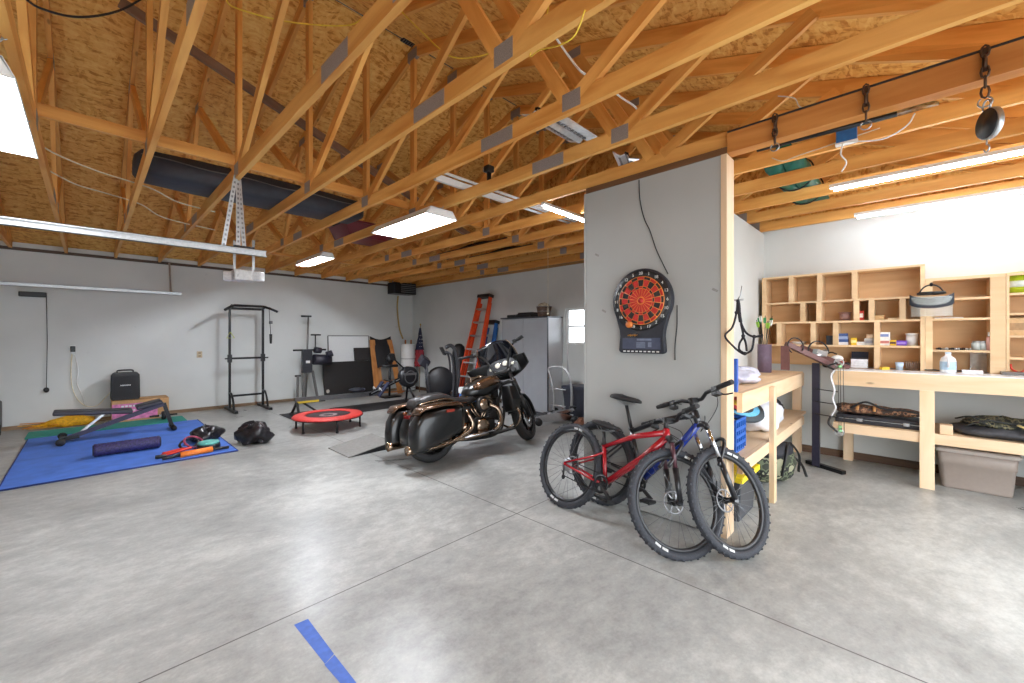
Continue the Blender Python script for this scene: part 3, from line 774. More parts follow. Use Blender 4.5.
# shelf units: X 6.2 is their face
FXS = 6.2
def sy(px, py=320): return PX(px, py, FXS).y
def sz(px, py): return PX(px, py, FXS).z
def slab(name, par, y0, y1, z0, z1, x0=FXS, x1=X_B - .03, mm=None):
    m = MB(); m.b2((x0, min(y0, y1), z0), (x1, max(y0, y1), z1)); return m.build(name, mm or M_PANEL, par)
za = [sz(800, 302.5), sz(800, 322.5), sz(800, 345.5)]
ztop = sz(840, 271.3)
yl, yr = sy(762), sy(925)
t = thing('cubby_shelf', 'large pine cubby shelf with many open boxes standing on the bench', 'shelf', (0, 0, 0))
th = .022
slab('back_panel', t, yl - .01, yr + .01, BZ + .01, ztop - .02, X_B - .05, X_B - .032, M_PLY)
slab('top_board', t, yl, yr, ztop - th, ztop)
slab('side_board', t, yl, yl - .05, BZ + .008, ztop - th - .001); slab('side_board', t, yr, yr + .035, BZ + .008, ztop - th - .001)
for z in za: slab('shelf', t, yl - .051, yr + .036, z - th / 2, z + th / 2)
def divs(pxs, z0, z1, par, wd=.05):
    for p in pxs:
        y = sy(p); slab('divider', par, y - wd / 2, y + wd / 2, z0 + th / 2 + .001, z1 - th / 2 - .001)
divs((791, 819.5, 854.5), za[0], ztop - th / 2, t)
divs((802.6, 818.8, 856.3, 871.5, 902.6), za[1], za[0], t)
divs((779, 813, 835.5, 877), za[2], za[1], t)
divs((877,), BZ - .004, za[2], t)
# two lower units to the right
z2 = [sz(965, 298.5), sz(965, 319), sz(965, 351.3)]; zt2 = sz(965, 276)
y0, y1 = sy(925) - .002, sy(1006)
t = thing('open_shelf', 'plain pine open shelf of four levels right of the face shield', 'shelf', (0, 0, 0))
slab('back_panel', t, y0 - .01, y1 + .01, BZ + .01, zt2 - .02, X_B - .05, X_B - .032, M_PLY)
slab('top_board', t, y0, y1, zt2 - .03, zt2)
slab('side_board', t, y0, y0 - .055, BZ + .008, zt2 - .031); slab('side_board', t, y1 + .1, y1 + .001, BZ + .008, zt2 - .031)
for z in z2: slab('shelf', t, y0 - .056, y1 + .101, z - .011, z + .011)
z3 = [sz(1014, 294), sz(1014, 314), sz(1014, 336.5), sz(1014, 358.5)]
y3 = y1 - .002
t = thing('open_shelf', 'pine open shelf holding the yellow green tub at the photo edge', 'shelf', (0, 0, 0))
zt3 = sz(1014, 272.5)
slab('back_panel', t, y3 - .01, Y_R + .05, BZ + .01, zt3 - .02, X_B - .05, X_B - .032, M_PLY)
slab('top_board', t, y3, Y_R + .03, zt3 - .025, zt3)
slab('side_board', t, y3, y3 - .02, BZ + .008, zt3 - .026); slab('side_board', t, Y_R + .05, Y_R + .03, BZ + .008, zt3 - .026)
for z in z3: slab('shelf', t, y3 - .021, Y_R + .051, z - .011, z + .011)

# small goods: (kind builder) placed by level and reach
def spot(px, z, back=.08):
    """a place on a level of the shelves, a little behind the face"""
    p = PX(px, 330, FXS + back); return Vector((FXS + back, p.y, z))
def pxw(w): return w * 4.7 / FPX
def carton(name, label, cat, px, z, w, h, d, rgb, back=.06, lid=None, stripe=None, group=None, rz=0.0):
    t = thing(name, label, cat, spot(px, z, back + d / 2), rz, group)
    nm = 'c%d_%d_%d' % rgb
    MB().box((0, 0, h / 2), (d, w, h)).build('box', mat(nm, rgb, .55), t, bevel=.002, seg=1)
    if lid: MB().box((0, 0, h + .004), (d + .004, w + .004, .008)).build('lid', mat('c%d_%d_%d' % lid, lid, .5), t)
    if stripe: MB().box((-d / 2 - .001, 0, h * .5), (.002, w * .8, h * .4)).build('label_band', mat('c%d_%d_%d' % stripe, stripe, .5), t)
    return t
Z1, Z2, Z3, ZB = za[0] + .0115, za[1] + .0115, za[2] + .0115, BZ + .0065
p = spot(845, Z2, .12); t = thing('spool', 'brown cable spool in a middle cubby', 'spool', p)
MB().lathe([(0, 0), (.062, 0), (.062, .012), (.04, .014), (.04, .09), (.062, .092), (.062, .104), (0, .104)], seg=20).build('reel', mat('spool_brown', (132, 96, 84), .5), t)
m = MB(); m.lathe([(.041, .016), (.052, .02), (.052, .085), (.041, .088)], seg=20, cap=False); m.build('wound_cord', mat('cord_mauve', (160, 124, 116), .7), t)
carton('card_box', 'small red and white box in the narrow cubby', 'box', 860.6, Z2, .06, .115, .06, (198, 62, 48), stripe=(236, 228, 220))
carton('wooden_box', 'small pale wooden box in the cubby right of the red box', 'box', 879, Z2, .09, .055, .08, (204, 172, 122))
carton('tray', 'flat pale tray alone in its cubby', 'tray', 894, Z2, .1, .022, .09, (214, 196, 160))
t = thing('bowl', 'flat white bowl in the left cubby behind the bow stand', 'bowl', spot(799, Z3, .14)); MB().lathe([(.05, 0), (.085, .035), (.08, .035), (.046, .006)], seg=20, cap=False).build('dish', M_WHITE, t, solid=.002)
carton('case', 'small black case in the cubby left of the blue cartons', 'case', 830.5, Z3, .075, .105, .09, (44, 44, 50), lid=(60, 60, 66))
for k in range(4):
    carton('ammo_carton', ['white carton at the foot of the blue carton stack', 'blue carton second up in its stack', 'pale blue carton third up in its stack', 'blue carton on top of the stack'][k], 'carton', 842.5, Z3 + k * .0345, .11 - .004 * k, .034, .1, [(224, 226, 230), (58, 84, 140), (150, 168, 204), (66, 88, 140)][k], group='stacked small cartons')
carton('card_box', 'yellow box beside the blue carton stack', 'box', 854, Z3, .055, .085, .07, (234, 196, 40), stripe=(240, 226, 150))
carton('card_box', 'low white box lying right of the yellow box', 'box', 861.3, Z3, .08, .04, .08, (228, 226, 220))
carton('card_box', 'grey box under the tan one, left of the upright divider', 'box', 869.5, Z3, .088, .08, .08, (196, 194, 190), stripe=(150, 150, 156))
carton('card_box', 'small tan box set on the grey box', 'box', 870, Z3 + .0805, .06, .045, .06, (214, 190, 160))
carton('carton', 'lower white carton right of the upright divider', 'carton', 884, Z3, .11, .075, .09, (232, 230, 226), stripe=(190, 120, 110))
carton('carton', 'upper white carton right of the upright divider', 'carton', 884, Z3 + .0755, .1, .075, .09, (238, 236, 232), stripe=(120, 140, 190))
carton('card_box', 'yellow box next to the purple one', 'box', 893, Z3, .06, .06, .06, (226, 186, 44), stripe=(90, 60, 40))
carton('card_box', 'purple box in the right end cubby', 'box', 901.5, Z3, .085, .055, .07, (106, 66, 176), stripe=(160, 130, 214))
t = thing('tub', 'white lidded tub in the right end cubby', 'tub', spot(912, Z3, .12)); MB().lathe([(0, 0), (.046, 0), (.05, .12), (0, .12)], seg=20).build('pot', M_WHITE, t); MB().lathe([(0, .121), (.054, .121), (.054, .135), (0, .135)], seg=20).build('lid', mat('lid_white', (244, 244, 246), .4), t)
# bench top row
t = thing('tool_case', 'open dark case on white drawers standing on the bench', 'case', spot(859.5, ZB, .1))
for k in range(4): MB().box((0, 0, .016 + k * .026), (.12, .15, .024)).build('drawer', mat('drawer_white', (232, 234, 238), .45), t, bevel=.002, seg=1)
MB().box((.005, 0, .112), (.13, .155, .012)).build('tray', mat('navy_case', (44, 50, 66), .5), t); MB().box((.065, 0, .15), (.012, .155, .08), Euler((0, R(20), 0))).build('lid', mat('navy_case', (44, 50, 66), .5), t)
t = thing('wheeled_tool', 'small red wheeled tool with white top beside the bow press', 'tool', spot(836, ZB, -.04))
MB().box((0, 0, .05), (.1, .2, .05)).build('body', mat('tool_red', (196, 60, 48), .4), t, bevel=.012)
MB().ball((0, -.01, .11), (.045, .06, .04), 12).build('cover', M_WHITE, t)
for y in (-.1, .09): m = MB(); m.torus((-.055, y, .037), (1, 0, 0), .025, .012, 20, 6); m.cyl((-.065, y, .037), (-.04, y, .037), .014); m.build('wheel', M_BLACK, t)
m = MB(); m.tube(spline([(0, .06, .07), (0, .1, .14), (0, .05, .18), (0, -.01, .16)]), .008, 6); m.build('handle', M_BSTEEL, t)
carton('tape_box', 'small yellow box lying on the bench before the divider', 'box', 884.5, ZB, .07, .03, .05, (228, 190, 40), back=-.06, rz=.5)
t = thing('cup', 'pale blue and white paper cup on the bench', 'cup', spot(899.5, ZB, .02)); MB().lathe([(.028, 0), (.036, .085), (.034, .085), (.026, .004)], seg=18).build('cup_wall', mat('cup_blue', (190, 208, 228), .5), t)
for k in range(8):
    t = thing('small_bottle', 'small amber bottle in the row along the bench back', 'bottle', spot(906 + 2.1 * k, ZB, .06), group='amber bottles in a row')
    MB().lathe([(0, 0), (.0085, 0), (.0085, .075), (.005, .085), (.005, .1), (0, .1)], seg=10).build('glass', mat('amber_glass', (176, 124, 64) if k % 3 else (120, 96, 80), .25), t)
for k in range(2):
    t = thing('white_vial', 'small white vial standing right of the amber bottle row', 'bottle', spot(924.5 + 3 * k, ZB, .03), group='white vials'); MB().lathe([(0, 0), (.013, 0), (.013, .08), (.009, .086), (.009, .1), (0, .1)], seg=12).build('vial', M_WHITE, t)
t = thing('plastic_jug', 'white plastic jug with a pale blue label on the bench', 'jug', spot(948, ZB, -.05), R(-90))
t.scale = (.85, .85, .95)
MB().lathe([(0, 0), (.066, 0), (.07, .01), (.07, .12), (.06, .155), (.028, .18), (.024, .2), (0, .2)], seg=24).build('bottle_body', mat('jug_white', (236, 238, 242), .35), t)
m = MB(); m.lathe([(.0705, .03), (.0712, .032), (.0712, .115), (.0705, .117)], seg=24, cap=False); m.build('label_band', mat('label_blue', (176, 206, 230), .5), t)
MB().lathe([(0, .2), (.027, .2), (.027, .218), (0, .218)], seg=16).build('cap', mat('cap_blue', (196, 212, 230), .4), t)
m = MB(); m.tube(spline([(-.0, -.05, .16), (0, -.095, .15), (0, -.1, .1), (0, -.07, .06)]), .01, 8); m.build('handle', mat('jug_white', (236, 238, 242), .35), t)
carton('sheet_stack', 'stack of white papers right of the jug', 'papers', 972, ZB, .14, .03, .12, (236, 236, 238), back=-.05)
t = thing('panel', 'pale square panel leaning at the back of the bench', 'panel', spot(981.5, ZB, .26)); MB().box((0, 0, .11), (.008, .16, .21), Euler((0, R(6), 0))).build('board', mat('pale_panel', (208, 206, 200), .4), t)
for px, lab, w_ in ((934, 'black pliers lying left of the jug', .07), (962, 'black clamp standing right of the jug', .05)):
    t = thing('hand_tool', lab, 'tool', spot(px, ZB, .0))
    m = MB()
    for s in (-1, 1): m.tube(spline([(0, -w_ * .8, .01), (.012 * s, -.01, .016), (.02 * s, w_, .014)]), .007, 6)
    m.build('handle', M_BLACK, t); m = MB(); m.box((0, -w_ * .9, .012), (.016, .05, .012)); m.tube([(0, -w_, .012), (0, -w_ - .01, .07)], .006, 6); m.build('jaw', M_STEEL, t)
# middle unit levels
for k, (px, w_) in enumerate(((938, .05), (948, .09), (958, .07))):
    carton('paper_pad', ['small white paper pad at the left end of the second level', 'widest white paper pad on the second level', 'white paper pad right of the widest one on the second level'][k], 'papers', px, z2[1] + .0115, w_, .012, .1, (228, 226, 222), group='paper pads')
for k, (px, r_) in enumerate(((976, .034), (982.5, .03))):
    t = thing('glass_jar', ['wider glass jar on the third level', 'narrower glass jar beside the pink bottle'][k], 'jar', spot(px, z2[2] + .0115, .07), group='glass jars')
    MB().lathe([(0, 0), (r_, 0), (r_, .07), (r_ * .8, .08), (0, .08)], seg=16).build('glass', mat('jar_glass', (176, 184, 182), .12), t); MB().lathe([(0, .081), (r_ * .86, .081), (r_ * .86, .095), (0, .095)], seg=16).build('lid', M_STEEL, t)
t = thing('spray_bottle', 'slim pink and white bottle at the end of the third level', 'bottle', spot(989.5, z2[2] + .0115, .05)); MB().lathe([(0, 0), (.022, 0), (.022, .12), (.012, .14), (0, .14)], seg=14).build('bottle_body', mat('bottle_pink', (218, 168, 160), .4), t); MB().lathe([(0, .141), (.013, .141), (.013, .185), (0, .185)], seg=12).build('cap', M_WHITE, t)
rng = random.Random(5)
for k in range(6):
    t = thing('small_part', ['dark metal fitting at the left end of the third level', 'pale metal fitting on the third level', 'dark fitting between two pale ones on the third level', 'pale fitting in the middle of the third level', 'dark fitting before the jars', 'pale fitting close to the jars'][k], 'fitting', spot(938 + 5.6 * k, z2[2] + .0115, .05), rng.uniform(0, 3), group='fittings on the third level')
    m = MB(); m.cyl((0, -.02, .01), (0, .02, .01), .01, seg=10); m.lathe([(.008, 0), (.016, 0), (.016, .012), (.008, .012)], (0, .026, .01), (0, 1, 0), 6, cap=False, loop=True); m.build('fitting', M_BSTEEL if k % 2 == 0 else M_STEEL, t)
# edge unit
t = thing('plastic_tub', 'yellow green plastic tub on the top level at the photo edge', 'tub', spot(1020, z3[0] + .0115, .16))
MB().lathe([(0, 0), (.105, 0), (.115, .17), (0, .17)], seg=28).build('pot', mat('lime_plastic', (172, 196, 40), .4), t); MB().lathe([(0, .171), (.121, .171), (.121, .2), (.11, .205), (0, .205)], seg=28).build('lid', mat('lime_lid', (190, 210, 60), .4), t)
m = MB(); m.lathe([(.1105, .06), (.1115, .06), (.1145, .12), (.1135, .12)], seg=28, cap=False); m.build('label_band', mat('tub_label', (214, 222, 214), .5), t)
carton('cardboard_box', 'plain cardboard box on the third level at the photo edge', 'box', 1020, z3[2] + .0115, .2, .17, .16, (206, 170, 122), stripe=(170, 134, 92))
t = thing('snips', 'pair of red handled snips at the photo edge', 'tool', spot(1019, ZB, .02))
m = MB()
for s in (-1, 1): m.tube(spline([(0, 0, .02), (.01, .04 * s, .05), (.02, .05 * s, .1)]), .008, 6)
m.build('handle', mat('snips_red', (208, 64, 44), .4), t); MB().beam((0, 0, .02), (-.05, .08, .012), .01, .02).build('blade', M_BSTEEL, t)
carton('grey_tray', 'low grey tray of tools left of the red snips', 'tray', 1012, ZB, .14, .03, .14, (108, 104, 100), back=-.12)

# clear face shield hanging on the shelf upright
p = PX(931, 300, 6.12)
t = thing('face_shield', 'clear face shield with black crown hanging from the shelf upright', 'face shield', p, rot=(0, 0, R(-90)))
t.scale = (.78, .78, .92)
m = MB(); m.sheet(lambda u, v: (.2 * math.sin((u - .5) * 2.6), -.09 - .1 * math.cos((u - .5) * 2.6), .03 - .22 * v), 16, 4); m.build('visor', mat('clear_visor', (222, 230, 226), .05, trans=0, alpha=.22, var=0), t, solid=.002)
m = MB(); m.sheet(lambda u, v: (.21 * math.sin((u - .5) * 2.7), -.09 - .115 * math.cos((u - .5) * 2.7) * (1 - .6 * v), .0 + -.05 + .05 * math.cos((u - .5) * 3) * -1 + .12 * v + .09 * (2 * u - 1) ** 2 * (1 - v) * 0), 16, 3); m.build('crown', mat('shield_black', (40, 46, 56), .4), t, solid=.006)
m = MB(); m.tube([Vector((.13 * math.sin(a), -.09 + .13 * -math.cos(a), .07)) for a in [i * PI / 12 for i in range(25)]], .009, 6, flat=1.6); m.tube(spline([(-.12, -.08, .07), (-.07, -.08, .14), (0, -.08, .165), (.07, -.08, .14), (.12, -.08, .07)]), .009, 6); m.build('headgear', M_BLACK, t)
m = MB(); m.cyl((0, -.09, .16), (0, -.06, .18), .016); m.tube([(0, -.07, .18), (0, .11, .185)], .005, 6); m.build('hook', M_BSTEEL, t)

# ---------------------------------------------------------------- side bench goods
M_CAMO = None
def camo(name, cols, scale=16):
    if name in MATS: return MATS[name]
    m, nt, b = _new(name); tc = nt.nodes.new('ShaderNodeTexCoord'); nz = nt.nodes.new('ShaderNodeTexNoise'); nz.inputs['Scale'].default_value = scale; nz.inputs['Detail'].default_value = 2
    nt.links.new(tc.outputs['Object'], nz.inputs['Vector']); cr = nt.nodes.new('ShaderNodeValToRGB'); cr.color_ramp.interpolation = 'CONSTANT'
    e = cr.color_ramp.elements; e[0].position = 0; e[0].color = (*srgb(cols[0]), 1); e[1].position = .43; e[1].color = (*srgb(cols[1]), 1)
    for i, c in enumerate(cols[2:]): e.new(.5 + .07 * i).color = (*srgb(c), 1)
    nt.links.new(nz.outputs['Fac'], cr.inputs[0]); nt.links.new(cr.outputs[0], b.inputs['Base Color']); b.inputs['Roughness'].default_value = .8
    MATS[name] = m; return m
def lump(mb, c, s, seed, amp=.12, seg=20):
    rng = random.Random(seed); ph = [rng.uniform(0, 6) for _ in range(9)]
    n0 = len(mb.bm.verts); mb.smooth = True; mb.ball(c, s, seg); mb.smooth = False
    mb.bm.verts.ensure_lookup_table(); c = Vector(c)
    for v in mb.bm.verts[n0:]:
        d = v.co - c
        a = math.atan2(d.y, d.x); h = d.z / s[2]
        f = 1 + amp * (math.sin(3 * a + ph[0] + 2 * h) + .6 * math.sin(5 * a + ph[1] - 3 * h) + .5 * math.sin(9 * a + 6 * h + ph[2]) + .3 * math.sin(17 * a - 8 * h + ph[3])) * .5
        v.co = c + d * f
        if v.co.z < c.z - s[2] * .8: v.co.z = c.z - s[2] * .8
    return mb
m = lump(MB(), (0, 0, 0), (.3, .17, .075), 4, .28, 28); o = m.build('plastic_bag', mat('bag_white_blue', (206, 208, 226), .3, var=.22, scale=14, bump=.5)); o.location = (4.25, 1.16, LZ + .062); tag(o, 'crumpled white and blue plastic bag on the side bench', 'bag')
m = lump(MB(), (0, 0, 0), (.07, .07, .12), 8, .2); o = m.build('cloth_bundle', mat('red_blue_cloth', (190, 70, 84), .8, var=.6, scale=18)); o.location = (3.75, 1.2, LZ + .1); tag(o, 'red cloth bundle on the side bench against the post', 'cloth')
t = thing('arrow_tube', 'mauve tube of arrows standing on the side bench', 'quiver', (5.75, 1.28, LZ))
MB().lathe([(.07, 0), (.075, 0), (.075, .34), (.068, .34), (.064, .01), (0, .008), (0, 0)], seg=20, cap=False).build('tube', mat('mauve_tube', (112, 96, 116), .5), t)
rng = random.Random(2)
for k in range(9):
    a = k * .7; r0 = .035; top = Vector((.13 * math.cos(a) * rng.uniform(.5, 1.1), .1 * math.sin(a) * rng.uniform(.5, 1.1), .62 + .12 * rng.random())); bot = Vector((-r0 * math.cos(a), -r0 * math.sin(a), .02))
    m = MB(); m.cyl(bot, top, .0035, seg=6); sh = m.build('arrow_shaft', M_BLACK, t)
    m = MB(); d, s, u = frame_of(top - bot)
    for q in range(3):
        w = s * math.cos(q * 2.1) + u * math.sin(q * 2.1); m.prism([top - d * .1, top - d * .085 + w * .018, top - d * .03 + w * .02, top - d * .02], frame_of(w, d)[1] * .002)
    m.build('fletching', mat('fletch_%d' % (k % 3), [(150, 200, 70), (226, 226, 220), (60, 150, 90)][k % 3], .6), sh)
# black rope halter hung on the side wall
pt = lambda zx, zy: PY(730 + zx / 6.21, 290 + zy / 6.21, 1.0)
t = thing('rope_harness', 'black rope harness hanging from a hook beside the post', 'harness', (0, 0, 0))
def hz(l): return [PX(730 + a / 6.21, 290 + b / 6.21, 3.275) for a, b in l]
m = MB(); m.tube(spline(hz([(48, 60), (40, 140), (15, 230), (-30, 285), (20, 350), (70, 390), (95, 395), (135, 370), (150, 290)]), 5), .0075, 6)
m.tube(spline(hz([(48, 60), (62, 140), (68, 200), (100, 265), (150, 290), (205, 280)]), 5), .0075, 6)
m.tube(spline(hz([(68, 210), (82, 285), (60, 330), (58, 370), (92, 395)]), 5), .0075, 6); m.tube(spline(hz([(82, 285), (98, 330), (104, 380)]), 5), .0075, 6)
m.tube(spline(hz([(48, 60), (55, 100), (58, 150), (66, 200)]), 5), .012, 6)
m.build('rope', mat('rope_black', (38, 36, 42), .8), t)
for a, b in ((150, 290), (92, 395), (82, 285), (40, 140)): q = hz([(a, b)])[0]; m = MB(); m.ball(q, .014, 8); m.build('knot', mat('rope_black', (38, 36, 42), .8), t)
q = hz([(46, 62)])[0]; m = MB(); m.tube([q, q + Vector((.0, -.02, .03)), q + Vector((0, -.03, .1))], .004, 6); m.tube([q + Vector((0, .02, .0)), q + Vector((0, -.04, .0))], .006, 6); m.build('hook', M_STEEL, t)
q = PX(738, 360, 3.55); o = MB().box((0, 0, 0), (.03, .04, .26)).build('level', mat('level_blue', (48, 96, 186), .4), bevel=.004); o.location = (3.52, .985, LZ + .131); tag(o, 'blue spirit level standing on the side bench against the post', 'level')

# bow press on its post
t = thing('bow_press', 'mauve steel bow press on a floor post between the benches', 'bow press', (5.83, .78, 0))
M_MAUVE = mat('mauve_steel', (70, 50, 58), .4, .3)
MB().b2((-.035, -.035, .02), (.035, .035, 1.2)).build('post', mat('post_dark', (44, 40, 56), .4, .3), t)
MB().beam((.12, .1, .02), (-.1, -.26, .02), .06, .04).build('foot', M_BSTEEL, t)
a, b = Vector((-.36, .22, 1.42)), Vector((.0, -.16, 1.17))
MB().beam(a, b, .07, .05).build('angled_bar', mat('press_brown', (104, 66, 62), .45), t)
MB().beam(a + Vector((.5, -.05, -.03)), b + Vector((.2, -.12, -.02)), .06, .045).build('angled_bar', mat('press_brown', (104, 66, 62), .45), t)
MB().b2((-.4, .19, 1.131), (-.36, .27, 1.4)).build('arm', mat('press_brown', (104, 66, 62), .45), t)
m = MB(); m.cyl((-.1, .0, 1.28), (.06, -.08, 1.33), .03); m.box((-.02, -.04, 1.32), (.14, .06, .05), Euler((0, .3, -.6))); m.build('clamp', M_ALU, t)
m = MB(); m.tube(arc((.02, -.02, 1.33), .12, -.2, PI * 1.1, 16, (.6, -.7, 0), (0, .1, 1)), .008, 6); m.build('draw_cable', M_BLACK, t)
m = MB(); m.tube(arc((-.34, .14, 1.4), .09, -.6, PI * 1.3, 16, (.6, -.7, 0), (0, .1, 1)), .007, 6); m.build('draw_cable', M_BLACK, t)
# compound bow clamped to it
t = thing('compound_bow', 'compound bow hanging in the bow press with white riser and cams', 'bow', (5.70, .60, .72))
m = MB(); m.tube(spline([(0, 0, .42), (.0, .03, .34), (0, .0, .2), (0, .015, .1), (0, -.01, 0), (0, .03, -.09)]), [.02] * 31, 8, flat=.6); m.build('riser', mat('riser_white', (206, 206, 208), .35, .3), t)
for z0, z1 in ((.42, .5), (-.09, -.26)):
    m = MB(); 
    for s in (-1, 1): m.tube(spline([(.012 * s, .0 if z0 > 0 else .03, z0), (.014 * s, .05, (z0 + z1) / 2), (.014 * s, -.03, z1)]), .01, 6)
    m.build('limb', M_BLACK, t)
    m = MB(); m.torus((0, -.04, z1), (1, 0, 0), .04, .006, 20, 6); m.box((0, -.04, z1), (.012, .07, .02), Euler((.7, 0, 0))); m.cyl((-.02, -.04, z1), (.02, -.04, z1), .012, seg=10); m.build('cam', M_ALU, t)
m = MB()
for dy, dx in ((-.075, 0), (-.03, .012), (-.05, -.012)): m.tube([(dx, dy, .5), (dx, dy - .01, -.26)], .003, 5)
m.build('string', M_BLACK, t)
m = MB()
for z in (.46, -.24, -.2): m.ball((-.0, -.05, z), .02, 10)
m.build('damper', mat('green_rubber', (150, 210, 150), .6), t)
m = MB()
for k in range(3): m.tube([(0, -.03, .18 - .14 * k), (-.03, .17, .2 - .14 * k)], .006, 6)
m.build('side_rod', M_BSTEEL, t)

# lower shelf of the side bench
t = thing('milk_crate', 'blue plastic crate on the lower shelf next to the post', 'crate', (3.78, 1.15, SH))
mb_ = mat('crate_blue', (34, 92, 176), .45)
m = MB(); m.b2((-.13, -.13, 0), (.13, .13, .02))
for z in (.06, .12, .18, .25):
    m.b2((-.14, -.14, z), (.14, -.128, z + .025)); m.b2((-.14, .128, z), (.14, .14, z + .025)); m.b2((-.14, -.127, z), (-.128, .127, z + .025)); m.b2((.128, -.127, z), (.14, .127, z + .025))
m.build('basket', mb_, t)
m = MB()
for i in range(6):
    x = -.13 + i * .052
    for y in (-.134, .134): m.b2((x - .007, y - .0055, .02), (x + .007, y + .0055, .275)); m.b2((y - .0055, x - .007, .02), (y + .0055, x + .007, .275))
m.build('rib', mb_, t)
m = lump(MB(), (0, 0, 0), (.42, .19, .17), 12, .16, 28); o = m.build('plastic_sack', mat('white_sack', (232, 236, 246), .3, var=.05, scale=9, bump=.5)); o.location = (4.84, 1.13, SH + .14); tag(o, 'translucent white plastic sack on the lower shelf under the archery target', 'sack')
t = thing('archery_target', 'round archery target with coloured rings on the white sack', 'target', (4.2, 1.18, SH + .30), rot=(R(24), R(-14), 0))
tg = [((36, 36, 40), .24), ((110, 186, 214), .19), ((60, 66, 74), .13), ((206, 62, 70), .10), ((240, 200, 70), .045)]
MB().lathe([(0, 0), (.24, 0), (.25, .02), (.24, .04), (0, .04)], seg=36).build('foam_disc', mat('target_dark', (52, 60, 66), .6), t)
for i, (c, r_) in enumerate([((96, 172, 206), .2), ((40, 44, 50), .15), ((204, 60, 70), .115), ((236, 196, 60), .05)]): MB().lathe([(0, .04 + .0005 * i), (r_, .04 + .0005 * i), (r_, .0412 + .0005 * i), (0, .0412 + .0005 * i)], seg=36).build('ring', mat('target_%d' % i, c, .6), t)
m = lump(MB(), (0, 0, 0), (.15, .15, .13), 21, .25, 24); o = m.build('gear_bag', mat('black_gear', (38, 38, 44), .7, var=.5, scale=10)); o.location = (5.75, 1.25, SH + .11); tag(o, 'dark gear bag on the lower shelf behind the bow', 'bag')
t = thing('utility_tote', 'grey black tote with a yellow lid standing below the crate', 'tote', (3.86, 1.12, 0))
m = MB(); m.smooth = False; m.rings([[(x * .24 * k, y * .15 * k, z) for x, y in ((-1, -1), (1, -1), (1, 1), (-1, 1))] for k, z in ((.85, 0), (1, .33))]); m.build('tub', mat('tote_black', (66, 68, 72), .5), t, bevel=.012)
MB().box((0, 0, .355), (.52, .34, .05)).build('lid', mat('tote_yellow', (240, 212, 40), .45), t, bevel=.01)
for y in (-.175, .175): MB().box((0, y, .33), (.1, .02, .06)).build('latch', mat('tote_yellow', (240, 212, 40), .45), t, bevel=.004)
t = thing('duffel_bag', 'black and camouflage duffel bag on the floor under the side bench', 'bag', (4.98, 1.06, 0), rz=R(-18))
m = lump(MB(), (0, 0, .2), (.34, .2, .22), 31, .1, 28); m.build('bag_body', camo('camo_green', [(52, 56, 44), (96, 104, 80), (34, 36, 32), (150, 150, 122)], 9), t)
m = lump(MB(), (-.05, -.03, .34), (.24, .18, .1), 33, .12, 24); m.build('top_flap', mat('black_gear2', (36, 36, 42), .7), t)
m = MB()
for s in (-1, 1): m.tube(spline([(-.15, -.2 * s, .12), (-.12, -.22 * s, .3), (0, -.19 * s, .43), (.12, -.22 * s, .3), (.15, -.2 * s, .12)]), .014, 6, flat=.5)
m.build('strap', M_BLACK, t)
m = MB(); m.tube(spline([(.3, -.2, .05), (.38, -.1, .15), (.3, .05, .3)]), .014, 6); m.build('shoulder_strap', M_BLACK, t)

# long cases on the bench's lower shelf
t = thing('gun_case', 'long black hard case with silver edging on the bench lower shelf', 'case', (6.02, -.05, SH))
MB().b2((-.16, -.1, .0), (.16, .66, .045)).build('bottom_shell', mat('case_black', (36, 36, 42), .45), t, bevel=.008); MB().b2((-.155, -.095, .05), (.155, .655, .09)).build('lid_shell', mat('case_black', (36, 36, 42), .45), t, bevel=.01)
MB().b2((-.164, -.104, .045), (.164, .664, .05)).build('edge_trim', M_ALU, t)
for y in (.08, .45): MB().box((-.166, y, .046), (.008, .05, .035)).build('latch', M_CHROME, t, bevel=.002)
t = thing('soft_gun_case', 'brown camouflage soft case with tan straps lying on the black hard case', 'case', (6.02, 0, SH + .091))
m = MB(); m.smooth = True
rg = []
for k in range(13):
    u = k / 12; y = .62 - .72 * u; ww = .14 * (1 - .45 * u) * (.5 if k in (0, 12) else 1); hh = .055 * (1 - .35 * u) * (.5 if k in (0, 12) else 1)
    rg.append([Vector((ww * math.copysign(abs(math.cos(a)) ** .6, math.cos(a)), y, .055 + hh * math.sin(a) + .006 * math.sin(k * 2 + a))) for a in [i * PI / 8 for i in range(16)]])
m.rings(rg); m.build('sleeve', camo('camo_brown', [(60, 44, 36), (118, 78, 56), (160, 120, 90), (44, 36, 32)], 22), t)
for y in (.42, .28): m = MB(); m.tube([Vector((.135 * math.cos(a), y, .055 + .062 * math.sin(a))) for a in [PI * .0 + i * PI / 10 for i in range(11)]], .013, 6, flat=.5); m.build('strap', mat('tan_strap', (196, 140, 84), .7), t)
m = MB(); m.tube(spline([(-.12, .48, .07), (-.13, .35, .15), (-.12, .2, .09), (-.1, .05, .09), (-.05, -.1, .06)]), .012, 6); m.build('handle', M_BLACK, t)
MB().box((0, 0, 0), (.12, .09, .09)).build('wooden_block', M_PINE['Y'], None, bevel=.003)
o = bpy.data.objects['wooden_block']; o.location = (5.87, -.25, SH + .045); tag(o, 'small square wooden block on the bench lower shelf beside the upright', 'block')
t = thing('camo_pack', 'heap of dark camouflage pack and straps on the lower shelf at the photo edge', 'pack', (6.05, -.62, SH))
m = lump(MB(), (0, 0, .05), (.26, .34, .065), 41, .1, 30); m.build('pack_base', mat('pack_grey', (62, 62, 66), .7, var=.3), t)
m = lump(MB(), (.02, -.02, .125), (.2, .3, .06), 43, .2, 30); m.build('pack_top', camo('camo_dark', [(30, 32, 28), (70, 70, 56), (118, 112, 84), (24, 26, 24)], 18), t)
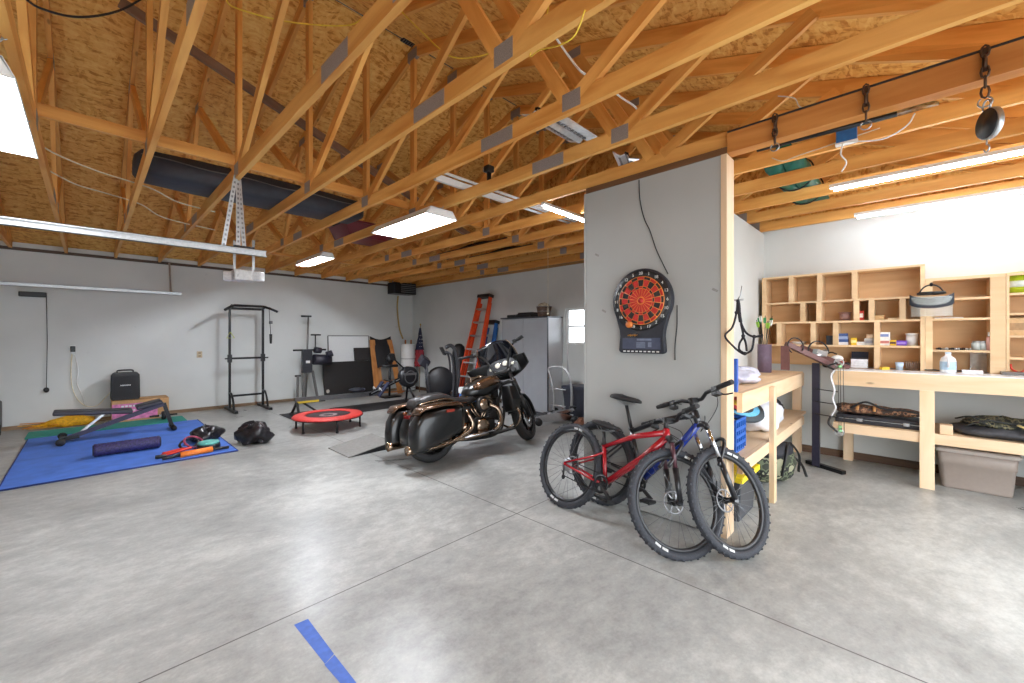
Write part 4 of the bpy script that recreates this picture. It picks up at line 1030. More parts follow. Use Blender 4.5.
m = MB(); m.tube(spline([(-.2, .25, .1), (-.22, .1, .17), (-.16, -.05, .15), (-.2, -.2, .18)]), .016, 6, flat=.5); m.tube(spline([(-.1, .3, .15), (-.18, .2, .19), (-.2, .1, .12)]), .014, 6, flat=.5); m.build('strap', mat('webbing_dark', (40, 40, 38), .8), t)
m = MB(); m.tube(spline([(-.2, -.08, .15), (-.29, -.18, .1), (-.3, -.26, -.03), (-.3, -.22, -.05)]), .02, 6, flat=.4); m.tube(spline([(-.15, -.15, .17), (-.27, -.3, .11), (-.3, -.42, .0)]), .02, 6, flat=.4); m.build('tan_strap', mat('strap_khaki', (206, 186, 124), .8), t)
# storage tote below
t = thing('storage_tote', 'taupe plastic storage tote with a lid on the floor under the bench', 'tote', (6.17, -.455, 0))
M_TAUPE = mat('taupe_plastic', (160, 147, 138), .45, var=.03)
m = MB()
def rr(sx_, sy_, z, r_=.04, n=4):
    out = []
    for cx, cy, a0 in ((sx_ - r_, sy_ - r_, 0), (-sx_ + r_, sy_ - r_, PI / 2), (-sx_ + r_, -sy_ + r_, PI), (sx_ - r_, -sy_ + r_, 1.5 * PI)):
        out += [Vector((cx + r_ * math.cos(a0 + i * PI / 2 / n), cy + r_ * math.sin(a0 + i * PI / 2 / n), z)) for i in range(n + 1)]
    return out
m.smooth = True
m.rings([rr(.20, .23, 0), rr(.205, .235, .02), rr(.218, .25, .24), rr(.225, .256, .245), rr(.232, .264, .37)]); m.build('tub', M_TAUPE, t)
m = MB(); m.rings([rr(.243, .276, .362), rr(.25, .282, .372), rr(.25, .282, .392), rr(.236, .268, .404), rr(.2, .23, .398)]); m.build('lid', mat('taupe_lid', (184, 173, 164), .45, var=.03), t)
for s in (-1, 1): MB().box((0, .262 * s, .33), (.14, .03, .03)).build('handle', M_TAUPE, t, bevel=.006)
# screws and stains in the workshop wall
o = MB().b2((0, 0, 0), (.012, .03, .03)).build('wall_hook', M_STEEL); o.location = (4.6, 1.43, 2.72); tag(o, 'small metal hook high on the side wall', 'hook')
m = MB(); m.tube([(0, 0, 0), (0, 0, .34)], .006, 6); o = m.build('steel_rod', M_STEEL); o.location = (3.72, 1.445, 1.95); tag(o, 'thin steel rod hung upright on the side wall by the post', 'rod')
# ---------------------------------------------------------------- gym corner
M_MAT = mat('blue_foam', (74, 118, 208), .75, var=.14, scale=5)
def flat_mat(name, label, x0, x1, y0, y1, th, mm, cat='mat', wav=.0):
    m = MB(); m.rings([rrect(x0, x1, y0, y1, z, i) for z, i in ((0.0005, .004), (th * .6, 0), (th, .006))]); o = m.build(name, mm); return tag(o, label, cat)
def rrect(x0, x1, y0, y1, z, ins=0, r_=.03, n=4):
    out = []
    for cx, cy, a0 in ((x1 - r_, y1 - r_, 0), (x0 + r_, y1 - r_, PI / 2), (x0 + r_, y0 + r_, PI), (x1 - r_, y0 + r_, 1.5 * PI)):
        out += [Vector((cx + (r_ - ins) * math.cos(a0 + i * PI / 2 / n), cy + (r_ - ins) * math.sin(a0 + i * PI / 2 / n), z)) for i in range(n + 1)]
    return out
t = thing('exercise_mat', 'large blue exercise mat with a dark rim on the concrete', 'mat', (0, 0, 0))
m = MB(); m.rings([rrect(-.62, 1.36, 6.34, 9.24, z, i) for z, i in ((.0005, .004), (.01, 0), (.014, .006))]); m.build('pad', M_MAT, t)
m = MB()
for a, b in (((-.62, 6.34), (1.36, 6.34)), ((-.62, 6.34), (-.62, 9.24)), ((1.36, 6.34), (1.36, 9.24))): m.tube([(a[0], a[1], .009), (b[0], b[1], .009)], .009, 6)
m.build('rim', mat('navy_rim', (28, 50, 118), .7), t)
flat_mat('yoga_mat', 'thin green mat lying on the far end of the blue mat', -.66, 1.22, 9.255, 9.84, .022, mat('green_foam', (38, 142, 128), .75))
# weight bench
t = thing('weight_bench', 'adjustable weight bench with black pads and silver strut on the blue mat', 'weight bench', (0, 8.55, .0145))
M_PAD = mat('black_vinyl', (34, 32, 44), .45)
def pad(a, b, wd, th, name):
    a = Vector(a); b = Vector(b); d = (b - a).normalized(); n = Vector((0, 1, 0)).cross(d).normalized() * -1
    n = n if n.z > 0 else -n
    m = MB(); m.beam(a, b, wd, th, n); return m.build(name, M_PAD, t, bevel=.018, seg=3)
pad((-.35, 0, .43), (.46, 0, .36), .28, .06, 'backrest'); pad((.5, 0, .40), (.8, 0, .47), .3, .06, 'seat')
m = MB(); m.beam((-.2, 0, .06), (.83, 0, .42), .06, .06); m.build('main_beam', mat('dark_violet_steel', (52, 48, 70), .4, .3), t)
m = MB(); m.beam((-.14, .04, .06), (.16, .04, .35), .05, .03); m.build('strut', M_ALU, t)
m = MB(); m.beam((.83, 0, .43), (.93, 0, .05), .05, .05); m.build('leg', M_BSTEEL, t)
m = MB(); m.tube([(.94, -.2, .04), (.94, .2, .04)], .035, 10); m.build('foot', M_BSTEEL, t)
m = MB(); m.tube([(-.27, -.25, .04), (-.27, .25, .04)], .03, 10); m.beam((-.27, 0, .05), (-.1, 0, .07), .07, .05); m.build('foot', M_BSTEEL, t)
for y in (-.27, .27): m = MB(); m.lathe([(0, 0), (.045, 0), (.05, .02), (.045, .04), (0, .04)], (-.27, y - .02, .051), (0, 1, 0), 16); m.build('wheel', M_RUBBER, t)
# foam roller
t = thing('foam_roller', 'dark violet textured foam roller lying on the blue mat', 'foam roller', (.04, 7.25, .0145 + .08))
m = MB(); m.smooth = True
rg = []
for i in range(32):
    ring = []
    for k in range(24):
        rr_ = .078 if (i % 4 < 2) != (k % 4 < 2) else .07
        ring.append(Vector((.62 * i / 31, rr_ * math.cos(k * PI / 12), rr_ * math.sin(k * PI / 12))))
    rg.append(ring)
m.rings(rg); m.build('sleeve', mat('violet_foam', (46, 38, 84), .6, var=.7, scale=60), t)
for x in (-.002, .622): m = MB(); m.torus((x, 0, 0), (1, 0, 0), .055, .012, 24, 6); m.build('end_ring', M_BLACK, t)
# speaker on the box
t = thing('cardboard_box', 'cardboard box with a pink printed front standing against the gym wall', 'box', (.27, 9.86, 0))
MB().b2((0, 0, 0), (.76, .44, .385)).build('box', mat('cardboard', (196, 152, 104), .8), t, bevel=.004)
mp_ = mat('pink_print', (226, 132, 184), .6, var=.35, scale=14)
MB().b2((.004, -.003, .05), (.6, -.001, .33)).build('printed_front', mp_, t)
m = MB()
for k in range(5): m.b2((.12 + .05 * k, -.005, .27), (.155 + .05 * k, -.003, .3))
m.b2((.12, -.005, .2), (.3, -.003, .22)); m.build('print_marks', M_WHITE, t)
m = MB(); m.b2((.3, -.0015, .384), (.36, .44, .3865)); m.build('tape', mat('parcel_tape', (176, 138, 92), .3), t)
t = thing('speaker', 'black portable speaker standing on the pink printed cardboard box', 'speaker', (.45, 10.08, .388))
t.scale = (.74, .8, 1)
m = MB(); m.rings([[Vector((x * k, y, z)) for x, z in ((-.26, .03), (-.23, 0), (.23, 0), (.26, .03), (.25, .44), (.21, .48), (-.21, .48), (-.25, .44))] for y, k in ((.16, .9), (.05, 1), (-.13, 1), (-.15, .97))]); m.build('cabinet', mat('speaker_black', (24, 24, 26), .5), t, bevel=.01)
MB().b2((-.22, -.158, .04), (.22, -.15, .42)).build('grille', mat('grille_black', (36, 36, 38), .7, bump=.6, scale=120), t, bevel=.01)
m = MB()
for k in range(8): m.b2((-.09 + .023 * k, -.162, .25), (-.075 + .023 * k, -.158, .27))
m.build('badge', M_WHITE, t)
m = MB(); m.tube(spline([(-.14, .02, .47), (-.12, .02, .515), (.12, .02, .515), (.14, .02, .47)]), .014, 8); m.build('handle', M_BLACK, t)
# outlet with cords, wall bar, plate
YW = Y_L - .001
p = PY(73, 349, YW)
t = thing('wall_outlet', 'black plug in an outlet with white cords looping to the speaker', 'outlet', p)
MB().box((0, -.006, 0), (.07, .012, .12)).build('cover_plate', M_WHITE, t, bevel=.003); MB().box((0, -.03, .0), (.06, .04, .1)).build('plug', M_BLACK, t, bevel=.006)
def wl(l, dy=-.02): return [PY(a, b, YW + dy) - p for a, b in l]
m = MB(); m.tube(spline(wl([(72, 354), (71, 375), (73, 390), (79, 401), (88, 406.5), (98, 405), (106, 397), (112, 391)])), .007, 6); m.build('cord', M_WIRE, t)
m = MB(); m.tube(spline(wl([(75, 354), (78, 370), (77, 383), (82, 395), (85, 405)])), .007, 6); m.build('cord', M_WHITE, t)
t = thing('wall_bar', 'black wall mounted bar with a hanging cord, high on the left of the gym wall', 'bar', PY(33, 294.5, YW))
MB().box((0, -.04, 0), (.30, .07, .08)).build('housing', M_BLACK, t, bevel=.01)
e = PY(46.5, 296, YW) - t.location; f = PY(46.5, 388, YW) - t.location
m = MB(); m.tube([(e.x, -.03, e.z), (e.x + .01, -.03, (e.z + f.z) / 2), (f.x, -.03, f.z)], .005, 6); m.build('cord', M_BLACK, t); m = MB(); m.ball((f.x, -.03, f.z - .03), (.035, .025, .045), 10); m.build('switch', M_BLACK, t)
t = thing('outlet_plate', 'small tan outlet plate on the gym wall beside the pull-up tower', 'outlet', PY(199.5, 354.5, YW)); MB().box((0, -.006, 0), (.09, .012, .13)).build('plate', mat('tan_plate', (196, 178, 148), .5), t, bevel=.003); m = MB(); m.b2((-.02, -.016, .015), (.02, -.012, .045)); m.b2((-.02, -.016, -.045), (.02, -.012, -.015)); m.build('socket', mat('tan_socket', (150, 132, 104), .5), t)
# yellow heap, ab wheel, case at the edge
rng = random.Random(9)
t = thing('strap_heap', 'heap of yellow straps and cloth between the green mat and the wall', 'straps', (-.28, 10.19, 0))
m = lump(MB(), (.1, 0, .07), (.3, .13, .09), 5, .3, 26); m.build('cloth', mat('yellow_cloth', (222, 166, 30), .8, var=.3, bump=.4), t)
for k in range(5): m = MB(); m.tube(spline([(rng.uniform(-.6, .3), rng.uniform(-.1, .08), .02 + .1 * rng.random()) for _ in range(4)]), .018, 6, flat=.3); m.build('strap', mat('strap_orange', (206, 132, 40), .8) if k % 2 else mat('yellow_cloth', (222, 166, 30), .8), t)
t = thing('ab_wheel', 'black and white ab wheel lying on the green mat', 'exercise wheel', (.93, 9.6, .023))
m = MB(); m.lathe([(.03, -.03), (.07, -.03), (.075, 0), (.07, .03), (.03, .03)], (0, 0, .0751), (1, 0, 0), 24, cap=False, loop=True); m.build('wheel', M_BLACK, t)
m = MB(); m.cyl((-.06, 0, .075), (.06, 0, .075), .022); m.build('hub', M_WHITE, t)
for s in (-1, 1): m = MB(); m.cyl((.06 * s, 0, .075), (.19 * s, 0, .075), .017); m.build('grip', M_RUBBER, t)
t = thing('wheeled_case', 'black wheeled case cut by the left photo edge beside the gym wall', 'case', (-1.06, 9.98, 0))
MB().b2((-.16, -.12, .08), (.12, .16, .52)).build('shell', M_BLACK, t, bevel=.03, seg=3)
for x in (-.1, .1): m = MB(); m.lathe([(.02, -.02), (.08, -.025), (.09, 0), (.08, .025), (.02, .02)], (x, -.1, .0905), (1, 0, 0), 20); m.build('wheel', M_RUBBER, t)
m = MB(); m.tube([(-.1, .1, .5), (-.1, .1, .7), (.06, .1, .7), (.06, .1, .5)], .012, 6); m.build('handle', M_BSTEEL, t)
# heap of black gear at the mat's corner
def heap(label, loc, s, seed, name='gear_heap'):
    t = thing(name, label, 'gear', loc, group='black training gear heap')
    m = lump(MB(), (0, 0, s[2] * .8), s, seed, .3, 30); m.build('bundle', mat('black_leather', (30, 28, 32), .3, var=.6, scale=26, bump=.5), t)
    rng = random.Random(seed)
    for k in range(6):
        a = rng.uniform(0, 6)
        m = MB(); m.tube(spline([(s[0] * .9 * math.cos(a), s[1] * .9 * math.sin(a), .03), (s[0] * .6 * math.cos(a + .6), s[1] * .6 * math.sin(a + .6), s[2] * 1.5), (s[0] * .3 * math.cos(a + 2), s[1] * .4 * math.sin(a + 2), s[2] * 1.75)]), .016, 6, flat=.4); m.build('strap', mat('grey_strap', (96, 92, 100), .4) if k % 2 else M_BLACK, t)
heap('shiny black training gear heap on the mat corner, farther from camera', (1.17, 7.28, .0145), (.19, .2, .11), 3)
heap('largest shiny black gear heap spilling onto the concrete', (1.64, 6.72, 0), (.2, .26, .15), 6)
t = thing('skipping_rope', 'black and pink coiled exercise tube in front of the black heap', 'exercise tube', (.98, 6.9, .03))
m = MB(); m.torus((0, 0, .06), (.3, -.5, .8), .11, .013, 28, 6); m.build('tube', mat('pink_tube', (150, 50, 80), .5), t); m = MB(); m.torus((-.05, .02, .05), (-.2, -.4, .9), .1, .014, 28, 6); m.build('tube', M_BLACK, t)
t = thing('balance_pod', 'teal topped black disc lying by the orange roller', 'disc', (1.10, 6.66, .0145))
MB().lathe([(0, 0), (.11, 0), (.13, .04), (.125, .08), (0, .08)], seg=24).build('base', M_BLACK, t); MB().lathe([(0, .0805), (.12, .0805), (.115, .105), (.06, .118), (0, .12)], seg=24).build('dome', mat('teal_rubber', (96, 176, 168), .5), t)
t = thing('massage_roller', 'orange massage roller with black handles on the mat edge', 'roller', (.93, 6.46, .0145 + .035))
m = MB(); m.cyl((-.15, -.01, 0), (.18, .02, 0), .035); m.build('sleeve', mat('orange_foam', (240, 128, 44), .6), t)
for a, b in (((-.15, -.01, 0), (-.32, -.03, -.01)), ((.18, .02, 0), (.36, .035, -.01))): m = MB(); m.cyl(a, b, .022, .018); m.build('handle', M_BLACK, t)
t = thing('resistance_handle', 'red resistance strap loop with handles left of the teal disc', 'strap', (.76, 6.64, .0145))
m = MB(); m.tube(spline([(-.14, -.02, .03), (-.05, -.05, .04), (.1, -.02, .06), (.14, .05, .05), (.02, .08, .04), (-.12, .05, .03)]) , .028, 8, flat=.6); m.build('strap', mat('red_strap', (216, 54, 36), .5), t)
m = MB(); m.tube([(-.2, -.06, .025), (-.1, -.08, .025)], .022, 8); m.build('handle', M_BLACK, t)

# ---------------------------------------------------------------- pull-up tower
t = thing('pull_up_tower', 'tall black pull-up tower standing against the white gym wall', 'pull-up tower', (0, 0, 0))
XA, XC, YT = 2.0, 2.6, 9.98
r_ = .026
for x, s in ((XA, -1), (XC, 1)):
    m = MB(); m.beam((x, YT, .04), (x, YT, 2.12), .04, .04, (0, 1, 0)); m.build('upright', M_BSTEEL, t)
    m = MB(); m.beam((x, 9.42, .025), (x, 10.32, .025), .06, .05); m.build('foot', M_BSTEEL, t)
    m = MB(); m.tube(spline([(x, YT - .02, .36), (x, YT - .16, .34), (x, YT - .3, .2), (x, YT - .34, .05)]), .02, 8); m.build('brace', M_BSTEEL, t)
    m = MB(); m.box((x, YT, 1.06), (.07, .07, .16)); m.tube([(x, YT - .03, 1.06), (x + .09 * s, YT - .05, 1.06)], .014, 8); m.build('knob', M_BLACK, t)
m = MB(); m.tube([(XA - .16, YT - .42, 2.03), (XA - .05, YT - .3, 2.10), (XA + .04, YT - .18, 2.14), (XC - .04, YT - .18, 2.14), (XC + .05, YT - .3, 2.10), (XC + .16, YT - .42, 2.03)], r_, 8); m.build('pull_up_bar', M_BSTEEL, t)
for x in (XA, XC): m = MB(); m.tube([(x, YT, 2.1), (x, YT - .19, 2.14)], .022, 8); m.build('arm', M_BSTEEL, t)
for z in (1.06, .29): m = MB(); m.beam((XA + .026, YT, z), (XC - .026, YT, z), .036, .04); m.build('cross_bar', M_BSTEEL, t)
m = MB(); m.beam((XA + .026, YT + .02, 2.09), (XC - .026, YT + .02, 2.09), .04, .05); m.build('cross_bar', M_BSTEEL, t)
t = thing('suspension_strap', 'black strap with a yellow green handle hanging on the tower', 'strap', (1.97, 9.78, 1.5))
m = MB(); m.tube([(.0, .0, .63), (0, 0, .1)], .012, 6, flat=.4); m.build('strap', M_BLACK, t)
m = MB(); m.tube([(0, 0, .1), (-.06, 0, -.02), (.07, 0, -.02)], .011, 6, loop=True); m.build('handle', mat('lime_grip', (196, 206, 60), .5), t)
t = thing('suspension_strap', 'black strap with weighted black handle hanging on the tower', 'strap', (2.68, 9.72, 1.42))
m = MB(); m.tube([(-.02, .05, .70), (0, 0, .1)], .012, 6, flat=.4); m.build('strap', M_BLACK, t)
m = MB(); m.cyl((0, 0, .14), (0, 0, -.06), .03, .02); m.build('handle', M_BLACK, t); m = MB(); m.cyl((0, 0, .42), (0, 0, .36), .035); m.build('buckle', M_GREYP, t)

# ---------------------------------------------------------------- upright home gym
t = thing('home_gym', 'folded upright home gym with steel pole and black roller pads by the wall', 'gym machine', (3.55, 9.95, 0))
M_GS = mat('grey_steel', (120, 118, 116), .4, .5)
m = MB(); m.tube([(-.06, .1, .03), (-.02, .1, 1.2), (.0, .1, 1.98)], .02, 8); m.build('mast', M_GS, t)
m = MB(); m.tube([(-.16, .08, 1.98), (.06, .08, 1.98)], .022, 8); m.build('handle', M_BLACK, t)
m = MB(); m.tube([(.14, .05, 1.2), (.14, .05, 1.55)], .013, 6); m.tube([(.04, .05, 1.55), (.26, .05, 1.55)], .018, 8); m.build('handle', M_BLACK, t)
m = MB(); m.tube([(-.36, 0, 1.2), (.36, 0, 1.2)], .02, 8); m.build('cross_bar', M_BSTEEL, t)
MB().b2((-.17, -.05, .68), (.04, .05, 1.22)).build('weight_housing', mat('dark_housing', (42, 44, 50), .5), t, bevel=.01)
MB().box((-.06, -.053, .93), (.09, .006, .06)).build('badge', M_WHITE, t)
for x0, x1, y, z in ((.06, .44, -.06, .98), (.1, .24, -.02, 1.2)):
    m = MB(); m.cyl((x0, y, z), (x1, y + .02, z - .02), .12 if z < 1.1 else .07); m.build('roller_pad', M_PAD, t)
m = MB(); m.cyl((.34, -.1, 1.08), (.46, -.12, 1.12), .075); m.build('roller_pad', M_PAD, t)
for a, b in (((-.1, 0, .72), (-.16, -.02, .02)), ((.06, 0, .72), (.17, -.03, .02)), ((-.26, 0, .62), (-.27, 0, .02))): m = MB(); m.beam(a, b, .045, .045); m.build('leg', M_GS, t)
m = MB(); m.beam((-.34, -.1, .025), (.3, -.1, .025), .06, .05); m.build('base', M_BSTEEL, t)
m = MB(); m.tube([(-.32, .0, .62), (-.2, 0, .62)], .02, 8); m.build('knob', M_BLACK, t)

# boards leaning on the gym wall
def lean(name, label, cat, x0, x1, z0, z1, y0, y1, th, mm, rim=None):
    t = thing(name, label, cat, (x0, 0, 0))
    m = MB(); m.prism([(0, y0, z0), (x1 - x0, y0, z0), (x1 - x0, y1, z1), (0, y1, z1)], (0, -th, 0)); m.build('board', mm, t, bevel=.002, seg=1)
    if rim:
        m = MB(); w_ = .02; A, B = Vector((0, y0 - th / 2, z0)), Vector((0, y1 - th / 2, z1)); X = Vector((x1 - x0, 0, 0))
        for a, b in ((A, A + X), (B, B + X), (A, B), (A + X, B + X)): m.beam(a, b, w_, th + .012, (0, 1, 0))
        m.build('frame', rim, t)
    return t
lean('whiteboard', 'white board with a thin grey frame standing behind the black board', 'board', 4.12, 5.18, .3, 1.53, 10.30, 10.37, .02, mat('whiteboard', (226, 228, 228), .3, var=.02), M_GS)
lean('black_board', 'large black board leaning on the gym wall below the whiteboard', 'board', 3.9, 5.2, .0, .89, 10.0, 10.16, .03, mat('black_panel', (30, 28, 28), .55))
m = MB(); m.ball((0, 0, 0), (.04, .012, .05), 10); o = m.build('sticker', mat('sticker_pale', (196, 190, 180), .5)); o.location = (3.98, 10.0, .2); tag(o, 'small pale sticker near the foot of the large black board', 'sticker')
lean('small_black_board', 'small black board propped above the large black board', 'board', 4.72, 5.26, .89, 1.22, 10.19, 10.25, .02, mat('black_panel2', (36, 34, 34), .6))
lean('tan_plank', 'short tan plank standing beside the large black board', 'plank', 5.22, 5.36, .3, .92, 9.96, 10.12, .03, wood('orange_wood', (176, 116, 62), (206, 150, 92), 'Z'))
M_OW = wood('orange_wood2', (166, 102, 50), (200, 140, 80), 'Z')
t = thing('lounge_chair', 'wooden lounge chair frame with black cloth folded against the far corner', 'chair', (5.45, 9.9, 0))
for x in (-.26, .26): m = MB(); m.beam((x * 1.25, -.15, 0), (x * .95, .3, 1.42), .14, .035, (0, 1, -.3)); m.build('side_rail', M_OW, t)
for z in (.32, .75, 1.1): m = MB(); m.beam((-.27, -.15 + .45 * z / 1.42 + .03, z), (.27, -.15 + .45 * z / 1.42 + .03, z), .03, .09, (0, 0, 1)); m.build('rail', M_OW, t)
m = MB(); m.sheet(lambda u, v: (-.3 + .6 * u, -.2 + .5 * (.55 + .45 * v) + .02 - .10 * math.sin(PI * u) * (1 - v), .78 + .74 * v - .09 * math.sin(PI * u) * v ** 4 - .25 * abs(u - .5) * (1 - v)), 14, 10); m.build('sling', mat('black_cloth', (26, 25, 27), .8), t, solid=.012)
m = MB(); m.beam((-.32, -.3, .1), (.36, -.25, .06), .09, .03); m.build('rail', M_OW, t)
t = thing('adjustable_dumbbell', 'dark dumbbell post with a round head before the lounge chair', 'gym machine', (5.2, 9.3, 0))
m = MB(); m.tube([(0, 0, .02), (.02, 0, .9)], .03, 8); m.build('post', M_BSTEEL, t); m = MB(); m.ball((.02, 0, .95), (.1, .08, .12), 14); m.build('head', M_BLACK, t)
m = MB(); m.tube([(-.18, 0, .78), (.22, -.02, .78)], .035, 8); m.build('arm', M_BLACK, t); m = MB(); m.beam((-.2, 0, .02), (.25, 0, .02), .3, .03); m.build('base', M_BSTEEL, t)

# white tank and flag in the corner
t = thing('water_tank', 'white cylindrical tank with pipes in the far corner', 'tank', (6.2, 10.05, 0))
MB().lathe([(0, .03), (.19, .03), (.2, .05), (.2, 1.26), (.18, 1.3), (0, 1.31)], seg=28).build('shell', M_ENAMEL, t)
m = MB(); m.torus((0, 0, .9), (0, 0, 1), .2, .008, 28, 6); m.torus((0, 0, .1), (0, 0, 1), .2, .01, 28, 6); m.build('band', M_GREYP, t)
for s in (-1, 1): m = MB(); m.cyl((.09 * s, 0, 1.3), (.09 * s, 0, 1.42), .022); m.build('pipe_stub', mat('copper', (186, 120, 80), .3, .9), t)
for a in range(3): m = MB(); m.b2((.14 * math.cos(a * 2.1) - .02, .14 * math.sin(a * 2.1) - .02, 0), (.14 * math.cos(a * 2.1) + .02, .14 * math.sin(a * 2.1) + .02, .04)); m.build('foot', M_GREYP, t)
t = thing('furled_flag', 'furled star striped flag on a pole leaning by the white tank', 'flag', (6.28, 9.62, 0))
t.scale = (.72, .72, 1)
m = MB(); m.tube([(0, 0, 0), (.08, .05, 1.82)], .014, 8); m.build('pole', wood('flag_pole', (120, 92, 60), (150, 120, 84), 'Z'), t); m = MB(); m.ball((.081, .05, 1.84), .03, 8); m.build('finial', mat('gold_paint', (190, 150, 70), .3, .8), t)
def fold(z0, z1, r0, r1, mm, name):
    m = MB(); m.smooth = True
    m.rings([[Vector((.02 + .08 * (z0 + (z1 - z0) * i / 8) / 1.82 + (r0 + (r1 - r0) * i / 8) * (1 + .25 * math.sin(5 * a + i)) * math.cos(a) - .03, (r0 + (r1 - r0) * i / 8) * (1 + .25 * math.sin(5 * a + i)) * math.sin(a) + .04, z0 + (z1 - z0) * i / 8)) for a in [k * PI / 10 for k in range(20)]] for i in range(9)]); m.build(name, mm, t)
fold(1.15, 1.75, .14, .03, mat('flag_navy', (36, 40, 66), .8), 'canton'); fold(.7, 1.149, .16, .14, mat('flag_red', (150, 44, 52), .8, var=.5, scale=10, stretch=(6, 6, .3)), 'stripes')
m = MB()
for k in range(14): a = -2.2 + .5 * (k % 4); z = 1.24 + .1 * (k // 4); rr_ = .14 - .11 * (z - 1.15) / .6; m.ball((-.01 + .08 * z / 1.82 + rr_ * 1.05 * math.cos(a), .04 + rr_ * 1.05 * math.sin(a), z), .012, 6)
m.build('star', M_WHITE, t)

# ---------------------------------------------------------------- rower, trampoline, ramp
flat_mat('rubber_mat', 'black rubber mat under the rowing machine', 3.5, 5.5, 7.85, 8.75, .008, M_RUBBER)
flat_mat('rubber_mat', 'small black mat under the rear foot of the rowing machine', 2.55, 3.1, 8.0, 8.75, .008, M_RUBBER)
t = thing('rowing_machine', 'rowing machine with a grey rail and round dark flywheel', 'rowing machine', (2.7, 8.3, .0085))
m = MB(); m.beam((0, 0, .30), (1.75, 0, .27), .06, .09); m.build('rail', mat('rail_grey', (110, 110, 112), .35, .6), t)
m = MB(); m.b2((.02, -.034, .235), (.42, -.031, .275)); m.build('stripe', mat('stripe_yellow', (206, 176, 50), .5), t)
for y in (-.2, .2): m = MB(); m.tube([(.03, 0, .27), (.0, y, .02)], .024, 8); m.build('leg', M_BSTEEL, t)
m = MB(); m.tube([(0, -.26, .024), (0, .26, .024)], .024, 8); m.build('foot', M_BSTEEL, t)
m = MB(); m.tube([(.1, .0, .27), (.42, 0, .02), (.5, 0, .02)], .02, 8); m.build('brace', M_BSTEEL, t)
m = MB(); m.smooth = True; m.ball((1.2, 0, .39), (.17, .15, .045), 16); m.build('seat', mat('rower_seat', (32, 34, 44), .5), t)
for y in (-.13, .13): m = MB(); m.beam((1.62, y, .22), (1.85, y, .5), .1, .03, (-1, 0, .6)); m.build('footplate', mat('footplate', (52, 58, 86), .45), t); m = MB(); m.tube(spline([(1.66, y - .055, .34), (1.64, y, .4), (1.66, y + .055, .34)]), .012, 6); m.build('strap', M_WHITE, t)
m = MB(); m.beam((1.45, 0, .26), (2.25, .0, .56), .07, .07); m.build('neck', M_BSTEEL, t)
m = MB(); m.beam((1.5, -.037, .29), (2.2, -.037, .55), .004, .02); m.build('neck_stripe', M_ALU, t)
m = MB(); m.lathe([(.0, -.09), (.19, -.09), (.24, -.06), (.24, .06), (.19, .09), (.0, .09)], (2.42, 0, .575), (0, 1, 0), 32); m.build('flywheel_housing', mat('housing_dark', (34, 34, 38), .35), t)
m = MB(); m.torus((2.42, -.095, .575), (0, 1, 0), .14, .012, 28, 6, .5); m.b2((2.26, -.1, .62), (2.58, -.092, .67)); m.build('emblem_band', M_GREYP, t)
for y in (-.22, .22): m = MB(); m.tube([(2.4, 0, .4), (2.5, y, .02)], .024, 8); m.build('leg', M_BSTEEL, t)
m = MB(); m.tube([(2.5, -.28, .024), (2.5, .28, .024)], .024, 8); m.build('foot', M_BSTEEL, t)
m = MB(); m.tube([(2.3, .0, .78), (2.05, 0, 1.0)], .018, 8); m.build('monitor_arm', M_BSTEEL, t); MB().box((2.02, 0, 1.05), (.03, .2, .16), Euler((0, -.3, 0))).build('monitor', M_BLACK, t, bevel=.006)
m = MB(); m.tube([(1.95, -.25, .52), (1.95, .25, .52)], .017, 8); m.build('handle', M_BLACK, t)

t = thing('trampoline', 'small red rimmed trampoline on short legs before the rowing machine', 'trampoline', (2.76, 6.92, 0))
m = MB(); m.smooth = True; m.lathe([(.34, .222), (.36, .236), (.52, .226), (.545, .2), (.52, .196), (.36, .208)], seg=40, cap=False, loop=True); m.build('rim_pad', mat('red_vinyl', (212, 62, 56), .5), t)
MB().lathe([(0, .212), (.345, .216), (.345, .21), (0, .206)], seg=36).build('jump_mat', mat('jump_mat', (62, 48, 52), .7), t)
m = MB(); m.lathe([(.08, .2135), (.14, .2145), (.14, .2155), (.08, .2145)], seg=30, cap=False, loop=True); m.build('emblem', mat('emblem_pale', (150, 130, 132), .6), t)
m = MB(); m.torus((0, 0, .195), (0, 0, 1), .52, .015, 40, 8); m.build('frame', M_BSTEEL, t)
for k in range(6):
    a = k * PI / 3 + .4; m = MB(); m.cyl((.5 * math.cos(a), .5 * math.sin(a), .0), (.5 * math.cos(a), .5 * math.sin(a), .19), .016, seg=10); lg = m.build('leg', M_BSTEEL, t)
    m = MB(); m.cyl((.5 * math.cos(a), .5 * math.sin(a), 0), (.5 * math.cos(a), .5 * math.sin(a), .03), .02, seg=10); m.build('rubber_foot', M_RUBBER, lg)
t = thing('wheel_ramp', 'grey sloping wheel ramp on the floor behind the motorcycle', 'ramp', (2.24, 5.0, 0))
m = MB(); m.prism([(0, 0, .012), (.62, 0, .1), (.62, .62, .1), (0, .62, .012)], (0, 0, -.01)); m.build('deck', mat('ramp_grey', (128, 126, 122), .6), t)
for y in (.005, .6): m = MB(); m.prism([(0, y, 0), (.62, y, 0), (.62, y, .088), (0, y, .003)], (0, .015, 0)); m.build('side_panel', M_BSTEEL, t)
m = MB(); m.b2((.6, .02, 0), (.615, .6, .086)); m.build('end_panel', M_BSTEEL, t)

